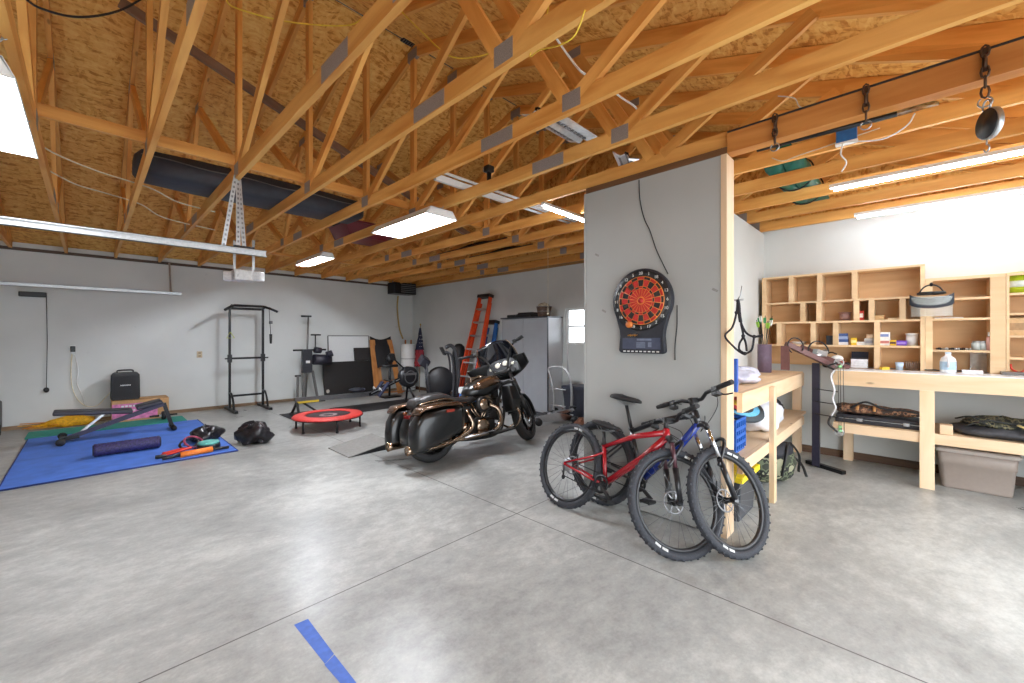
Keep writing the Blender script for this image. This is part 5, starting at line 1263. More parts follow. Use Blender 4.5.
# ---------------------------------------------------------------- trainer and bag behind the motorcycle
t = thing('elliptical_trainer', 'dark elliptical trainer with a thick curved mast behind the motorcycle', 'elliptical trainer', (5.25, 6.85, 0), rz=R(-25))
t.scale = (.86, .86, .93)
M_TR = mat('trainer_grey', (58, 58, 62), .4)
m = MB(); m.tube(spline([(.1, -.05, .3), (.16, -.05, .8), (.1, -.05, 1.25), (-.02, -.05, 1.42), (-.16, -.05, 1.38)]), .045, 10); m.build('mast', M_TR, t)
m = MB(); m.tube(spline([(-.02, .14, .3), (.0, .14, .8), (-.05, .12, 1.2), (-.18, .08, 1.3)]), .025, 8); m.build('swing_arm', M_TR, t)
m = MB(); m.tube(spline([(-.02, -.24, .3), (.0, -.24, .8), (-.05, -.22, 1.2), (-.18, -.18, 1.3)]), .025, 8); m.build('swing_arm', M_TR, t)
MB().box((-.2, .05, 1.3), (.05, .26, .2), Euler((0, -.5, 0))).build('console', M_BLACK, t, bevel=.015)
m = MB(); m.lathe([(0, -.1), (.3, -.1), (.34, -.06), (.34, .06), (.3, .1), (0, .1)], (-.28, 0, .62), (0, 1, 0), 30); m.build('drive_shroud', mat('shroud_dark', (32, 32, 36), .4), t)
for y in (-.14, .14): m = MB(); m.beam((-.9, y, .2), (.1, y, .3), .12, .05); m.build('pedal_arm', M_BLACK, t)
for x in (-.85, .3): m = MB(); m.tube([(x, -.3, .035), (x, .3, .035)], .035, 8); m.build('foot', M_BSTEEL, t)
m = MB(); m.beam((-.85, 0, .06), (.3, 0, .06), .08, .06); m.build('base_rail', M_BSTEEL, t)
for z, y in ((.95, .1), (1.1, -.12)): m = MB(); m.tube([(-.55, y, .3), (-.62, y, z)], .024, 8); m.tube([(-.62, y, z), (-.72, y + .1, z + .1)], .03, 8); m.build('post', M_TR, t)
MB().box((-.66, 0, 1.08), (.22, .3, .2), Euler((.3, .5, .2))).build('backrest', M_PAD, t, bevel=.04, seg=3)
t = thing('punching_bag', 'tall rounded black bag standing between the trainer and the ladders', 'bag', (6.2, 7.8, 0))
t.scale = (.8, .8, .96)
m = MB(); m.smooth = True; m.lathe([(0, .05), (.16, .05), (.19, .12), (.2, .6), (.2, 1.15), (.17, 1.32), (.08, 1.39), (0, 1.4)], seg=24); m.build('bag_body', mat('matte_black', (22, 22, 24), .55), t)
MB().lathe([(0, 0), (.24, 0), (.24, .05), (0, .05)], seg=24).build('base', M_BSTEEL, t)
t = thing('cooler', 'blue and white cooler behind the motorcycle seat', 'cooler', (5.25, 6.2, 0))
t.scale = (1, 1, 1.3)
MB().b2((-.2, -.16, 0), (.2, .16, .3)).build('body', mat('cooler_blue', (70, 120, 190), .4), t, bevel=.02); MB().b2((-.21, -.17, .302), (.21, .17, .4)).build('lid', M_WHITE, t, bevel=.02)
m = MB(); m.tube(spline([(-.2, -.18, .25), (-.12, -.2, .44), (.12, -.2, .44), (.2, -.18, .25)]), .012, 6); m.build('handle', M_WHITE, t)

# ---------------------------------------------------------------- ladders, cabinet and things by the window
def stepladder(label, top, foot, wt, wb, n, rail, step, yaw=0):
    t = thing('step_ladder', label, 'ladder', foot, group='step ladders')
    T = Vector(top) - Vector(foot)
    ax = Vector((0, 1, 0)); fr = T.cross(ax).normalized(); fr = fr if fr.x < 0 else -fr
    for s in (-1, 1): m = MB(); m.beam(ax * s * wb / 2, T + ax * s * wt / 2, .035, .085, fr); m.build('rail', rail, t)
    for k in range(1, n): q = k / n; m = MB(); p_ = T * q; w_ = wb + (wt - wb) * q; m.beam(p_ - ax * (w_ / 2 - .02), p_ + ax * (w_ / 2 - .02), .09, .028, T); m.build('step', step, t)
    m = MB(); m.beam(T + ax * -(wt / 2 + .03), T + ax * (wt / 2 + .03), .14, .07, T); m.build('top_cap', M_BLACK, t)
    for s in (-1, 1): m = MB(); m.beam(ax * s * (wb / 2 - .02) - fr * .1, T * .94 + ax * s * (wt / 2 - .02) - fr * .06, .03, .05, fr); m.build('rear_rail', rail, t)
    for s in (-1, 1): m = MB(); m.box(ax * s * wb / 2 + Vector((0, 0, .012)), (.1, .05, .025)); m.build('rubber_foot', M_BLACK, t)
stepladder('tall orange step ladder leaning folded against the back wall', (6.38, 7.05, 2.44), (5.75, 7.12, 0), .36, .58, 8, mat('orange_fibreglass', (226, 78, 34), .4), M_ALU)
stepladder('blue step ladder leaning behind the orange one', (6.44, 6.90, 1.84), (6.0, 6.95, 0), .32, .48, 6, mat('blue_fibreglass', (40, 100, 170), .4), M_ALU)
t = thing('steel_cabinet', 'tall grey two door steel cabinet beside the bright window', 'cabinet', (6.06, 4.94, 0))
M_CAB = mat('cabinet_grey', (158, 160, 164), .38, .25, var=.04, scale=5); M_CABD = mat('cabinet_trim', (70, 72, 78), .4, .3)
MB().b2((.022, .0, .05), (.45, 1.26, 1.87)).build('body', mat('cabinet_side_lit', (206, 208, 212), .4, .1, var=.03), t)  # side coloured paler than the doors to hold the window light
for y0, y1 in ((.015, .626), (.632, 1.245)):
    m = MB(); m.b2((0, y0, .07), (.02, y1, 1.86)); d = m.build('door', M_CAB, t, bevel=.003)
m = MB(); m.b2((-.02, .655, .9), (-.001, .68, 1.05)); m.build('handle', M_CABD, d)
MB().b2((-.012, -.012, 1.872), (.455, 1.272, 1.9)).build('top_panel', M_CABD, t, bevel=.003); MB().b2((.01, 0.004, 0), (.45, 1.256, .048)).build('plinth', M_CABD, t)
MB().b2((-.004, -.004, .05), (.02, .012, 1.868)).build('corner_trim', M_CABD, t)
t = thing('tool_case', 'flat black case lying on top of the steel cabinet', 'case', (6.25, 5.72, 1.901))
MB().b2((-.15, -.32, 0), (.15, .36, .06)).build('shell', M_BLACK, t, bevel=.02); MB().b2((-.1, -.3, .06), (.12, .1, .1)).build('lid', M_BLACK, t, bevel=.02); m = MB(); m.tube(spline([(-.16, -.1, .04), (-.2, 0, .05), (-.16, .1, .04)]), .012, 6); m.build('handle', M_BLACK, t)
t = thing('planter', 'brown wire basket full of odds and ends on top of the cabinet', 'basket', (6.22, 5.16, 1.901))
MB().lathe([(0, 0), (.12, 0), (.15, .19), (.14, .19), (.11, .01), (0, .01)], seg=16, cap=False).build('basket', mat('basket_brown', (84, 66, 54), .6, var=.6, scale=40), t)
m = MB(); m.torus((0, 0, .19), (0, 0, 1), .15, .008, 20, 6); m.torus((0, 0, .1), (0, 0, 1), .138, .006, 20, 6); m.build('hoop', M_GREYP, t)
m = lump(MB(), (0, 0, .2), (.11, .11, .07), 14, .3, 16); m.build('contents', mat('odds', (180, 170, 150), .6, var=.6, scale=30), t)
# hand truck
t = thing('hand_truck', 'silver tubular hand truck standing beside the steel cabinet', 'hand truck', (6.05, 4.6, 0))
def ht(l, X): return [PX(a, b, X) - t.location for a, b in l]
m = MB(); m.tube(spline(ht([(553.5, 413), (554, 395), (551, 378), (549, 368.5), (556, 366.5), (563, 368), (569, 376), (571.5, 390), (571.5, 412)], 5.95)), .022, 8); m.build('frame', M_ALU, t)
m = MB(); m.tube(ht([(567, 345), (568, 372)], 6.1), .012, 6); m.build('handle', M_ALU, t)
for z in (.25, .55): m = MB(); m.tube([(-.1, -.16, z), (-.1, .2, z)], .014, 6); m.build('rail', M_ALU, t)
for y in (-.16, .18): m = MB(); m.lathe([(.02, -.02), (.08, -.025), (.09, 0), (.08, .025), (.02, .02)], (.04, y, .0905), (0, 1, 0), 20); m.build('wheel', M_RUBBER, t)
MB().b2((-.2, -.16, .005), (.06, .14, .02)).build('toe_plate', M_ALU, t)
t = thing('floor_jack', 'silver floor jack with black wheels on the floor beside the cabinet', 'floor jack', (5.62, 4.42, 0), rz=R(-35))
t.scale = (1.25, 1.25, 1.25)
for s in (-1, 1): m = MB(); m.prism([(-.3, .08 * s, .05), (.28, .08 * s, .05), (.3, .08 * s, .1), (0, .08 * s, .17), (-.3, .08 * s, .12)], (0, .012 * s, 0)); m.build('side_plate', M_CHROME, t)
m = MB(); m.beam((-.1, 0, .12), (.26, 0, .2), .1, .04); m.build('lift_arm', M_CHROME, t); MB().lathe([(0, 0), (.05, 0), (.055, .03), (0, .03)], (.26, 0, .2), seg=16).build('saddle', M_BSTEEL, t)
for x, r_ in ((-.26, .05), (.26, .055)):
    for s in (-1, 1): m = MB(); m.lathe([(.015, 0), (r_, 0), (r_, .03), (.015, .03)], (x, .095 * s, r_), (0, s, 0), 18); m.build('wheel', M_BLACK, t)
m = MB(); m.tube([(-.28, 0, .14), (-.55, .05, .42)], .016, 8); m.build('handle', M_BSTEEL, t)
t = thing('black_bin', 'black lidded bin under the window behind the hand truck', 'bin', (6.27, 4.3, 0))
m = MB(); m.rings([rrect(-.22 * k, .22 * k, -.3 * k, .3 * k, z, 0, .04) for k, z in ((.86, 0), (1, .56))]); m.build('tub', mat('bin_black', (44, 46, 56), .5), t); m = MB(); m.rings([rrect(-.235, .235, -.315, .315, z, i, .04) for z, i in ((.56, 0), (.6, 0), (.615, .02))]); m.build('lid', mat('bin_lid', (52, 54, 66), .5), t)
m = lump(MB(), (0, 0, 0), (.14, .12, .09), 17, .3, 20); o = m.build('rag_bundle', mat('brown_rags', (116, 76, 56), .8, var=.6, scale=16)); o.location = (5.62, 3.86, .075); tag(o, 'brown bundle of rags on the floor right of the floor jack', 'rags')

# ---------------------------------------------------------------- dartboard, tape
p = PX(645, 314, XP)
t = thing('dartboard', 'electronic dartboard with red and black target hung on the partition', 'dartboard', (XP - .001, p.y, p.z))
k_ = 3.35 / FPX
cy = PX(643.5, 301, XP).y - p.y; cz = PX(643.5, 301, XP).z - p.z
rad = .272; KS = 1.16
out = []
for i in range(33):
    a = R(-28) + R(236) * i / 32; out.append((cy + rad * math.cos(a), cz + rad * math.sin(a)))
out += [(cy - .205, cz - .25), (cy - .2, cz - .30), (cy - .212, cz - .43), (cy - .19, cz - .447), (cy + .19, cz - .447), (cy + .212, cz - .43), (cy + .2, cz - .30), (cy + .205, cz - .25)]
m = MB(); m.prism([(0, y, z) for y, z in out], (-.045, 0, 0)); m.build('housing', mat('dart_black', (40, 42, 50), .45), t, bevel=.012)
def ringsec(m, r0, r1, a0, a1, x, th, n=3):
    A = [(x, cy - KS * r0 * math.sin(a0 + (a1 - a0) * i / n), cz + KS * r0 * math.cos(a0 + (a1 - a0) * i / n)) for i in range(n + 1)]
    B = [(x, cy - KS * r1 * math.sin(a0 + (a1 - a0) * i / n), cz + KS * r1 * math.cos(a0 + (a1 - a0) * i / n)) for i in range(n, -1, -1)]
    m.prism(A + B, (-th, 0, 0))
MR, MK, MO = mat('dart_red', (190, 40, 32), .55), mat('dart_dark', (34, 26, 26), .55), mat('dart_wire', (226, 140, 60), .5)
red, blk = MB(), MB()
for i in range(20):
    a0, a1 = (i - .5) * PI / 10 + .02, (i + .5) * PI / 10 - .02
    A, B = (red, blk) if i % 2 else (blk, red)
    ringsec(B, .155, .172, a0, a1, -.046, .004); ringsec(A, .106, .150, a0, a1, -.046, .004); ringsec(B, .09, .102, a0, a1, -.046, .004); ringsec(red, .03, .086, a0 + .02, a1 - .02, -.046, .004)
red.build('red_segment', MR, t); blk.build('black_segment', MK, t)
m = MB(); m.lathe([(0, 0), (.206, 0), (.206, .002), (0, .002)], (-.0455, cy, cz), (-1, 0, 0), 40); m.build('spider', MO, t)
m = MB(); m.lathe([(0, 0), (.024, 0), (.024, .006), (0, .006)], (-.046, cy, cz), (-1, 0, 0), 20); m.build('bull', MR, t)
m = MB(); m.lathe([(.206, 0), (.256, 0), (.256, .0015), (.206, .0015)], (-.0455, cy, cz), (-1, 0, 0), 40, cap=False, loop=True); m.build('number_ring', M_BLACK, t)
M_NUM = mat('number_white', (226, 226, 222), .5)
for i, n in enumerate((20, 1, 18, 4, 13, 6, 10, 15, 2, 17, 3, 19, 7, 16, 8, 11, 14, 9, 12, 5)):
    a = i * PI / 10
    text('number', str(n), .036, (-.0485, cy - .231 * math.sin(a), cz + .231 * math.cos(a)), (PI / 2, 0, -PI / 2), M_NUM, t)
M_LCD = mat('dart_screen', (120, 128, 146), .2)
MB().b2((-.05, cy - .17, cz - .41), (-.046, cy + .17, cz - .315)).build('score_panel', mat('dart_panel', (66, 72, 92), .35), t)
for y0, z0, w_, h_ in ((.03, -.33, .13, .016), (.0, -.358, .08, .012), (.0, -.375, .08, .012), (.0, -.392, .08, .012), (.08, -.372, .03, .04)):
    MB().b2((-.0515, cy - y0 - w_ / 2, cz + z0 - h_ / 2), (-.0502, cy - y0 + w_ / 2, cz + z0 + h_ / 2)).build('screen', M_LCD, t)
for i in range(9): MB().box((-.05, cy - .15 + .0375 * i, cz - .43), (.012, .018, .01)).build('button', M_NUM, t)
for k, (y_, z_) in enumerate(((.09, -.285), (.07, -.288), (.05, -.285), (.03, -.287))):
    o = MB(); o.cyl((0, 0, 0), (-.05, 0, -.01), .004, .006, seg=8); d = o.build('dart_barrel', mat('brass_dart', (196, 140, 70), .3, .7)); d.location = (XP - .05, p.y + cy + y_, p.z + cz + z_); tag(d, 'small brass dart stuck in the rack under the dartboard target', 'dart', 'darts in the rack')
o = MB(); o.lathe([(0, 0), (.03, 0), (.03, .02), (0, .025)], (0, 0, 0), (-1, 0, 0), 18); d = o.build('dart_disc', mat('orange_disc', (214, 120, 50), .5)); d.location = (XP - .05, p.y + cy + .1, p.z + cz - .2); tag(d, 'round orange disc stuck on the lower left of the dartboard', 'disc')
def pp(l): return [PX(a, b, XP - .006) for a, b in l]
cable('cord', 'dark cord running down the partition to the dartboard', pp([(639, 180), (640, 200), (644, 218), (650, 231), (656, 249), (663, 264), (668, 274)]), .004, M_BLACK, 'cord')
cable('cord', 'thin black cord hanging beside the dartboard', pp([(677, 305), (677, 325), (675, 345), (675, 360)]), .004, M_BLACK, 'cord')
for a, b, lab in ((597, 255, 'dark scuff of tape high at the left of the partition'), (604, 311, 'small dark scuff of tape left of the dartboard'), (715, 290, 'faint grey scuff on the partition right of the dartboard')):
    q = PX(a, b, XP - .001); o = MB().box((0, 0, 0), (.002, .045, .018), Euler((.5, 0, 0))).build('tape_scrap', mat('scuff_grey', (140, 138, 134), .8)); o.location = q; tag(o, lab, 'tape scrap', 'tape scraps on the partition')
t = thing('floor_tape', 'strip of blue masking tape stuck on the concrete floor', 'tape', (0, 0, 0))
mt = mat('blue_tape', (66, 104, 190), .6, var=.15, scale=25)
def fl(l, z): return [Pz(a, b, 0) + Vector((0, 0, z)) for a, b in l]
m = MB(); m.prism(fl([(294, 625), (308, 619), (334, 654), (325, 664)], .0006), (0, 0, .0006)); m.build('strip', mt, t)
m = MB(); m.prism(fl([(324.5, 665), (334.5, 655), (362, 690), (346, 690)], .0007), (0, 0, .0006)); m.build('strip', mt, t)
# ---------------------------------------------------------------- motorcycle (local x forward, y left, origin under the rear axle)
M_GBLK = mat('gloss_black', (8, 8, 9), .34, .0, var=.05, coat=.22)
M_BRZREFL = mat('bronze_reflection', (92, 62, 38), .24, .7, var=.08, coat=.6)  # bronze stands for reflections of the wood, put into the colour
M_WARMCH = mat('warm_chrome', (152, 132, 114), .2, 1.0, var=.06)  # chrome browned to carry the warm reflections around it
M_TYRE = mat('tyre_rubber', (38, 37, 38), .75, var=.2, scale=80)
M_LEATH = mat('seat_leather', (36, 33, 33), .42, bump=.15, scale=60)
M_ENG = mat('engine_black', (40, 38, 37), .35, .5)
t = thing('motorcycle', 'large black touring motorcycle, bronze reflections painted in, with hard saddlebags on its side stand', 'motorcycle', (2.87, 4.13, 0))
t.rotation_mode = 'XYZ'
t.rotation_euler = (R(-6), 0, R(-4.6))
def xf_mirror(p): return Vector((p[0], -p[1], p[2]))
def wheel(par_, name, c, Rm, wd, mrim, spokes=9, xf=None):
    """tyre with flat-ish tread, cast rim with spokes and disc; axis along y"""
    c = Vector(c)
    def fin(o):
        if xf is not None: o.data.transform(xf)
        return o
    m = MB(); hw = wd / 2
    m.lathe([(Rm - .1, -hw * .8), (Rm - .05, -hw), (Rm - .015, -hw * .85), (Rm, -hw * .4), (Rm, hw * .4), (Rm - .015, hw * .85), (Rm - .05, hw), (Rm - .1, hw * .8), (Rm - .105, 0)], c, (0, 1, 0), 40, cap=False, loop=True)
    w_ = fin(m.build(name, M_TYRE, par_))
    m = MB(); ri = Rm - .1
    m.lathe([(ri, -hw * .8), (ri + .008, -hw * .86), (ri - .02, -hw * .6), (ri - .02, hw * .6), (ri + .008, hw * .86), (ri, hw * .8)], c, (0, 1, 0), 40, cap=False, loop=True)
    m.cyl(c - Vector((0, hw * .8, 0)), c + Vector((0, hw * .8, 0)), .04, seg=16)
    for k in range(spokes):
        a = k * 2 * PI / spokes; d = Vector((math.cos(a), 0, math.sin(a))); m.beam(c + d * .03, c + d * (ri - .01), .02, .03, (0, 1, 0))
    fin(m.build('rim', mrim, w_))
    return w_, fin
w_, f_ = wheel(t, 'rear_wheel', (0, 0, .325), .325, .17, M_ENG)
m = MB(); m.lathe([(.05, 0), (.14, 0), (.14, .006), (.05, .006)], (0, .07, .325), (0, 1, 0), 28, cap=False, loop=True); m.build('brake_disc', M_CHROME, w_)
# rear fender
m = MB(); m.smooth = True
rg = []
for i in range(17):
    a = R(-12 + 205 * i / 16); rr_ = .365
    cx, cz = rr_ * math.cos(PI - a), .325 + rr_ * math.sin(PI - a) + .02
    n = Vector((math.cos(PI - a), 0, math.sin(PI - a)))
    rg.append([Vector((cx, 0, cz)) + n * (.035 * math.cos(q) - .03) + Vector((0, .115 * math.sin(q), 0)) for q in [R(-105 + 210 * k / 10) for k in range(11)]])
m.rings(rg, closed_u=False, cap=False); m.build('rear_fender', M_GBLK, t, solid=.006)
m = MB(); m.prism([(-.40, -.13, .46), (-.40, .13, .46), (-.45, .12, .24), (-.45, -.12, .24)], (.03, 0, .0)); m.build('rear_fascia', M_GBLK, t, bevel=.01)
m = MB(); m.prism([(-.425, -.095, .47), (-.425, .095, .47), (-.455, .095, .36), (-.455, -.095, .36)], (-.004, 0, 0)); pl = m.build('licence_plate', mat('plate_white', (206, 206, 204), .4), t)
m = MB(); m.prism([(-.43, -.08, .455), (-.43, .08, .455), (-.436, .08, .44), (-.436, -.08, .44)], (-.0032, 0, 0)); m.build('plate_band', mat('plate_blue', (96, 110, 140), .5), pl)
m = MB(); m.box((.42, 0, .5), (.22, .24, .26)); m.build('battery_box', M_ENG, t, bevel=.02)
m = MB(); m.box((1.0, 0, .52), (.06, .2, .3)); m.build('oil_cooler', M_ENG, t, bevel=.01)
m = MB(); m.box((-.385, 0, .56), (.04, .14, .05)); m.build('tail_light', mat('tail_red', (120, 20, 18), .15), t, bevel=.012)
for s in (-1, 1): m = MB(); m.ball((-.36, .1 * s, .60), (.03, .03, .025), 10); m.build('indicator', mat('amber_lens', (120, 60, 26), .2), t)
# saddlebags with lids
for s in (-1, 1):
    m = MB(); m.smooth = True
    rg = []
    for x, zt, zb, yi, yo in ((-.53, .40, .215, .24, .37), (-.49, .52, .20, .215, .415), (-.40, .64, .20, .205, .44), (-.1, .665, .27, .18, .445), (.16, .655, .34, .16, .42), (.25, .62, .40, .16, .37)):
        q = []
        for a in range(20):
            th_ = a * PI / 10; cx_, sx_ = math.cos(th_), math.sin(th_)
            q.append(Vector((x + (.05 * (zt - zb) * 0), s * ((yi + yo) / 2 + (yo - yi) / 2 * math.copysign(abs(cx_) ** .45, cx_)), (zt + zb) / 2 + (zt - zb) / 2 * math.copysign(abs(sx_) ** .45, sx_))))
        rg.append(q)
    m.rings(rg); bag = m.build('saddlebag', M_GBLK, t)
    m = MB(); m.smooth = True; rg = []
    for x, z0, zt, yi, yo in ((-.46, .60, .635, .22, .41), (-.4, .645, .69, .21, .44), (-.1, .67, .72, .18, .445), (.16, .66, .71, .16, .42), (.26, .63, .66, .17, .37)):
        rg.append([Vector((x, s * ((yi + yo) / 2 + (yo - yi) / 2 * math.copysign(abs(math.cos(a * PI / 10)) ** .5, math.cos(a * PI / 10))), (z0 + zt) / 2 + (zt - z0) / 2 * math.copysign(abs(math.sin(a * PI / 10)) ** .6, math.sin(a * PI / 10)))) for a in range(20)])
    m.rings(rg); m.build('lid', M_BRZREFL, bag)
    m = MB(); m.box((-.02, s * .442, .62), (.12, .006, .03)); m.build('emblem', mat('emblem_red', (150, 48, 30), .3), bag)
    m = MB(); m.tube(spline([(-.5, s * .385, .235), (-.2, s * .42, .245), (.1, s * .42, .30), (.28, s * .38, .38)]), .011, 8); m.build('guard_rail', M_WARMCH, bag)
    # muffler
    m = MB(); m.lathe([(.028, 0), (.045, .04), (.05, .1), (.05, .62), (.056, .68), (.048, .685), (.046, .6), (.0, .55)], (.12, s * .245, .245), (-1, 0, -.03), 18, cap=False); m.build('muffler', M_WARMCH, t)
m = MB(); m.tube(spline([(-.30, -.16, .70), (-.18, -.17, .72), (.1, -.165, .74), (.3, -.15, .70)]), .014, 8); m.tube(spline([(-.30, .16, .70), (-.18, .17, .72), (.1, .165, .74), (.3, .15, .70)]), .014, 8); m.build('side_trim', M_WARMCH, t)
# seat
m = MB(); m.smooth = True; rg = []
for x, z, w_, h_ in ((-.34, .68, .10, .025), (-.3, .72, .13, .05), (-.1, .76, .155, .06), (.1, .765, .165, .055), (.2, .735, .17, .05), (.32, .69, .175, .05), (.5, .675, .15, .05), (.62, .70, .10, .045), (.68, .72, .07, .03)):
    rg.append([Vector((x, w_ * math.copysign(abs(math.cos(a)) ** .7, math.cos(a)), z + h_ * math.copysign(abs(math.sin(a)) ** .8, math.sin(a)))) for a in [k * PI / 10 for k in range(20)]])
m.rings(rg); st = m.build('seat', M_LEATH, t)
m = MB(); m.tube(spline([(-.3, -.14, .69), (-.1, -.168, .715), (.2, -.18, .69), (.45, -.165, .66)]), .009, 6); m.tube(spline([(-.3, .14, .69), (-.1, .168, .715), (.2, .18, .69), (.45, .165, .66)]), .009, 6); m.build('piping', M_BRZREFL, st)
# side covers and rear frame
for s in (-1, 1): m = MB(); m.prism([(.2, s * .15, .64), (.5, s * .15, .62), (.46, s * .16, .42), (.26, s * .16, .42)], (0, s * .03, 0)); m.build('side_cover', M_GBLK, t, bevel=.012)
m = MB()
for s in (-1, 1):
    m.tube(spline([(-.1, s * .13, .62), (.3, s * .12, .62), (.55, s * .1, .66), (1.0, s * .05, .78), (1.17, 0, .86)]), .018, 8)
    m.tube(spline([(.0, s * .12, .33), (.3, s * .13, .22), (.9, s * .13, .2), (1.08, s * .1, .4), (1.17, s * .03, .75)]), .02, 8)
m.build('frame', M_ENG, t)
# tank
m = MB(); m.smooth = True; rg = []
for x, zt, zb, w_ in ((.52, .80, .73, .06), (.57, .86, .70, .11), (.68, .925, .68, .145), (.82, .965, .70, .165), (.96, .97, .74, .155), (1.06, .94, .78, .11), (1.1, .90, .82, .05)):
    rg.append([Vector((x, w_ * math.copysign(abs(math.cos(a)) ** .8, math.cos(a)), (zt + zb) / 2 + (zt - zb) / 2 * math.copysign(abs(math.sin(a)) ** .8, math.sin(a)))) for a in [k * PI / 12 for k in range(24)]])
m.rings(rg); tk = m.build('fuel_tank', M_GBLK, t)
for s in (-1, 1):
    m = MB(); m.smooth = True
    P_ = []
    for x, z0, z1, w_ in ((.60, .80, .83, .125), (.70, .81, .89, .155), (.84, .84, .935, .172), (.97, .86, .935, .16), (1.05, .875, .91, .125)):
        P_.append([Vector((x, s * w_ * .985, z0)), Vector((x, s * (w_ * .93), z1)), Vector((x, s * (w_ * .78), min(z1 + .03, .965)))])
    m.rings(P_, closed_u=False, cap=False); m.build('reflection_panel', M_BRZREFL, tk, solid=.008)  # panel coloured as a bronze reflection on the black tank
m = MB(); m.cyl((.8, 0, .955), (.8, 0, .985), .05, seg=20); m.b2((.62, -.03, .90), (1.0, .03, .972)); m.build('console', M_WARMCH, tk, bevel=.004)
# engine: crankcase, two finned cylinders, covers, pushrod tubes, air cleaner
m = MB(); m.box((.66, 0, .32), (.5, .26, .2)); m.cyl((.62, -.17, .33), (.62, .17, .33), .13, seg=24); m.cyl((.36, -.16, .36), (.36, .16, .36), .11, seg=24); m.build('crankcase', M_ENG, t, bevel=.02)
m = MB(); m.lathe([(0, 0), (.1, 0), (.105, .02), (.085, .04), (0, .045)], (.66, -.165, .34), (0, -1, 0), 24); m.lathe([(0, 0), (.075, 0), (.075, .03), (0, .035)], (.42, -.15, .36), (0, -1, 0), 24); m.build('side_cover_round', M_WARMCH, t)
for xb, tilt, nm in ((.60, -22, 'rear'), (.72, 24, 'front')):
    ax = Vector((math.sin(R(tilt)), 0, math.cos(R(tilt)))); b0 = Vector((xb, 0, .42))
    m = MB(); m.cyl(b0, b0 + ax * .22, .07, seg=18)
    rot = Matrix.Rotation(R(tilt), 3, 'Y')
    for k in range(9): m.box(b0 + ax * (.02 + .022 * k), (.2, .22, .009), rot)
    c = m.build('cylinder', M_ENG, t)
    m = MB(); m.box(b0 + ax * .26, (.19, .21, .06), rot); m.box(b0 + ax * .3, (.13, .17, .05), rot); m.build('rocker_cover', M_WARMCH, c, bevel=.015)
    m = MB()
    for dx in (-.03, .03): m.tube([(.66 + dx * .5, -.14, .40), b0 + ax * .24 + Vector((dx, -.115, 0))], .013, 8)
    m.build('pushrod_tube', M_WARMCH, c)
m = MB(); m.lathe([(0, 0), (.085, 0), (.1, .02), (.1, .06), (.08, .075), (0, .08)], (.67, -.15, .62), (0, -1, 0), 26); m.build('air_cleaner', M_ENG, t)
m = MB(); m.lathe([(0, .08), (.075, .079), (.07, .09), (0, .094)], (.67, -.15, .62), (0, -1, 0), 26); m.build('air_cleaner_cap', M_WARMCH, t)
m = MB(); m.tube(spline([(.84, -.1, .60), (.94, -.17, .52), (.93, -.21, .36), (.80, -.225, .27), (.5, -.235, .255), (.1, -.245, .25)]), .032, 10); m.build('front_header', M_WARMCH, t)
m = MB(); m.tube(spline([(.48, -.1, .60), (.42, -.2, .54), (.46, -.235, .42), (.42, -.24, .33), (.24, -.245, .27)]), .03, 10); m.build('rear_header', M_WARMCH, t)
m = MB(); m.tube([(.78, -.262, .275), (.3, -.278, .262)], .03, 10, flat=.6); m.build('heat_shield', M_CHROME, t)
for s in (-1, 1):
    m = MB(); m.prism([(.70, s * .26, .235), (1.06, s * .26, .26), (1.06, s * .36, .26), (.74, s * .36, .235)], (0, 0, .018)); fb = m.build('footboard', M_ENG, t)
    m = MB(); m.tube([(.85, s * .12, .25), (.88, s * .28, .235)], .014, 6); m.build('bracket', M_ENG, fb)
    m = MB(); m.tube(spline([(1.06, s * .06, .30), (1.1, s * .24, .26), (1.12, s * .37, .36), (1.13, s * .37, .48), (1.15, s * .2, .58), (1.15, s * .04, .60)]), .016, 8); m.build('engine_guard', M_WARMCH, t)
    m = MB(); m.smooth = True; m.rings([[Vector((1.13 + dx * 1.3, s * y * 1.02, z)) for dx, y, z in q] for q in ([(-.04, .14, .46), (.05, .14, .46), (.06, .3, .5), (-.04, .3, .5)], [(-.07, .13, .62), (.06, .13, .62), (.07, .33, .64), (-.06, .33, .64)], [(-.06, .12, .82), (.05, .12, .82), (.05, .26, .82), (-.05, .26, .82)])]); m.build('lower_fairing', M_GBLK, t, bevel=.012)
m = MB(); m.tube([(.55, .14, .2), (.42, .36, .03)], .014, 8); m.box((.42, .36, .012 + .03), (.08, .05, .015)); m.build('side_stand', M_ENG, t)
m = MB(); m.tube([(1.0, -.2, .24), (1.08, -.3, .32)], .01, 6); m.build('brake_pedal', M_WARMCH, t)
# front end, turned to the left
AX = Vector((-.45, 0, .893)).normalized(); P0 = Vector((1.24, 0, .80))
ST = Matrix.Translation(P0) @ Matrix.Rotation(R(31), 4, AX) @ Matrix.Translation(-P0)
def steer(o): o.data.transform(ST); return o
FA = Vector((1.60, 0, .325))
w_, f_ = wheel(t, 'front_wheel', FA, .325, .13, M_ENG, xf=ST)
for s in (-1, 1): m = MB(); m.lathe([(.05, 0), (.15, 0), (.15, .006), (.05, .006)], FA + Vector((0, .06 * s, 0)), (0, s, 0), 28, cap=False, loop=True); steer(m.build('brake_disc', M_CHROME, w_))
m = MB(); m.smooth = True; rg = []
for i in range(15):
    a = R(15 + 165 * i / 14); n = Vector((math.cos(PI - a), 0, math.sin(PI - a)))
    rg.append([FA + n * .36 + n * (.03 * math.cos(q) - .02) + Vector((0, .09 * math.sin(q), 0)) for q in [R(-105 + 210 * k / 10) for k in range(11)]])
m.rings(rg, closed_u=False, cap=False); steer(m.build('front_fender', M_GBLK, t, solid=.006))
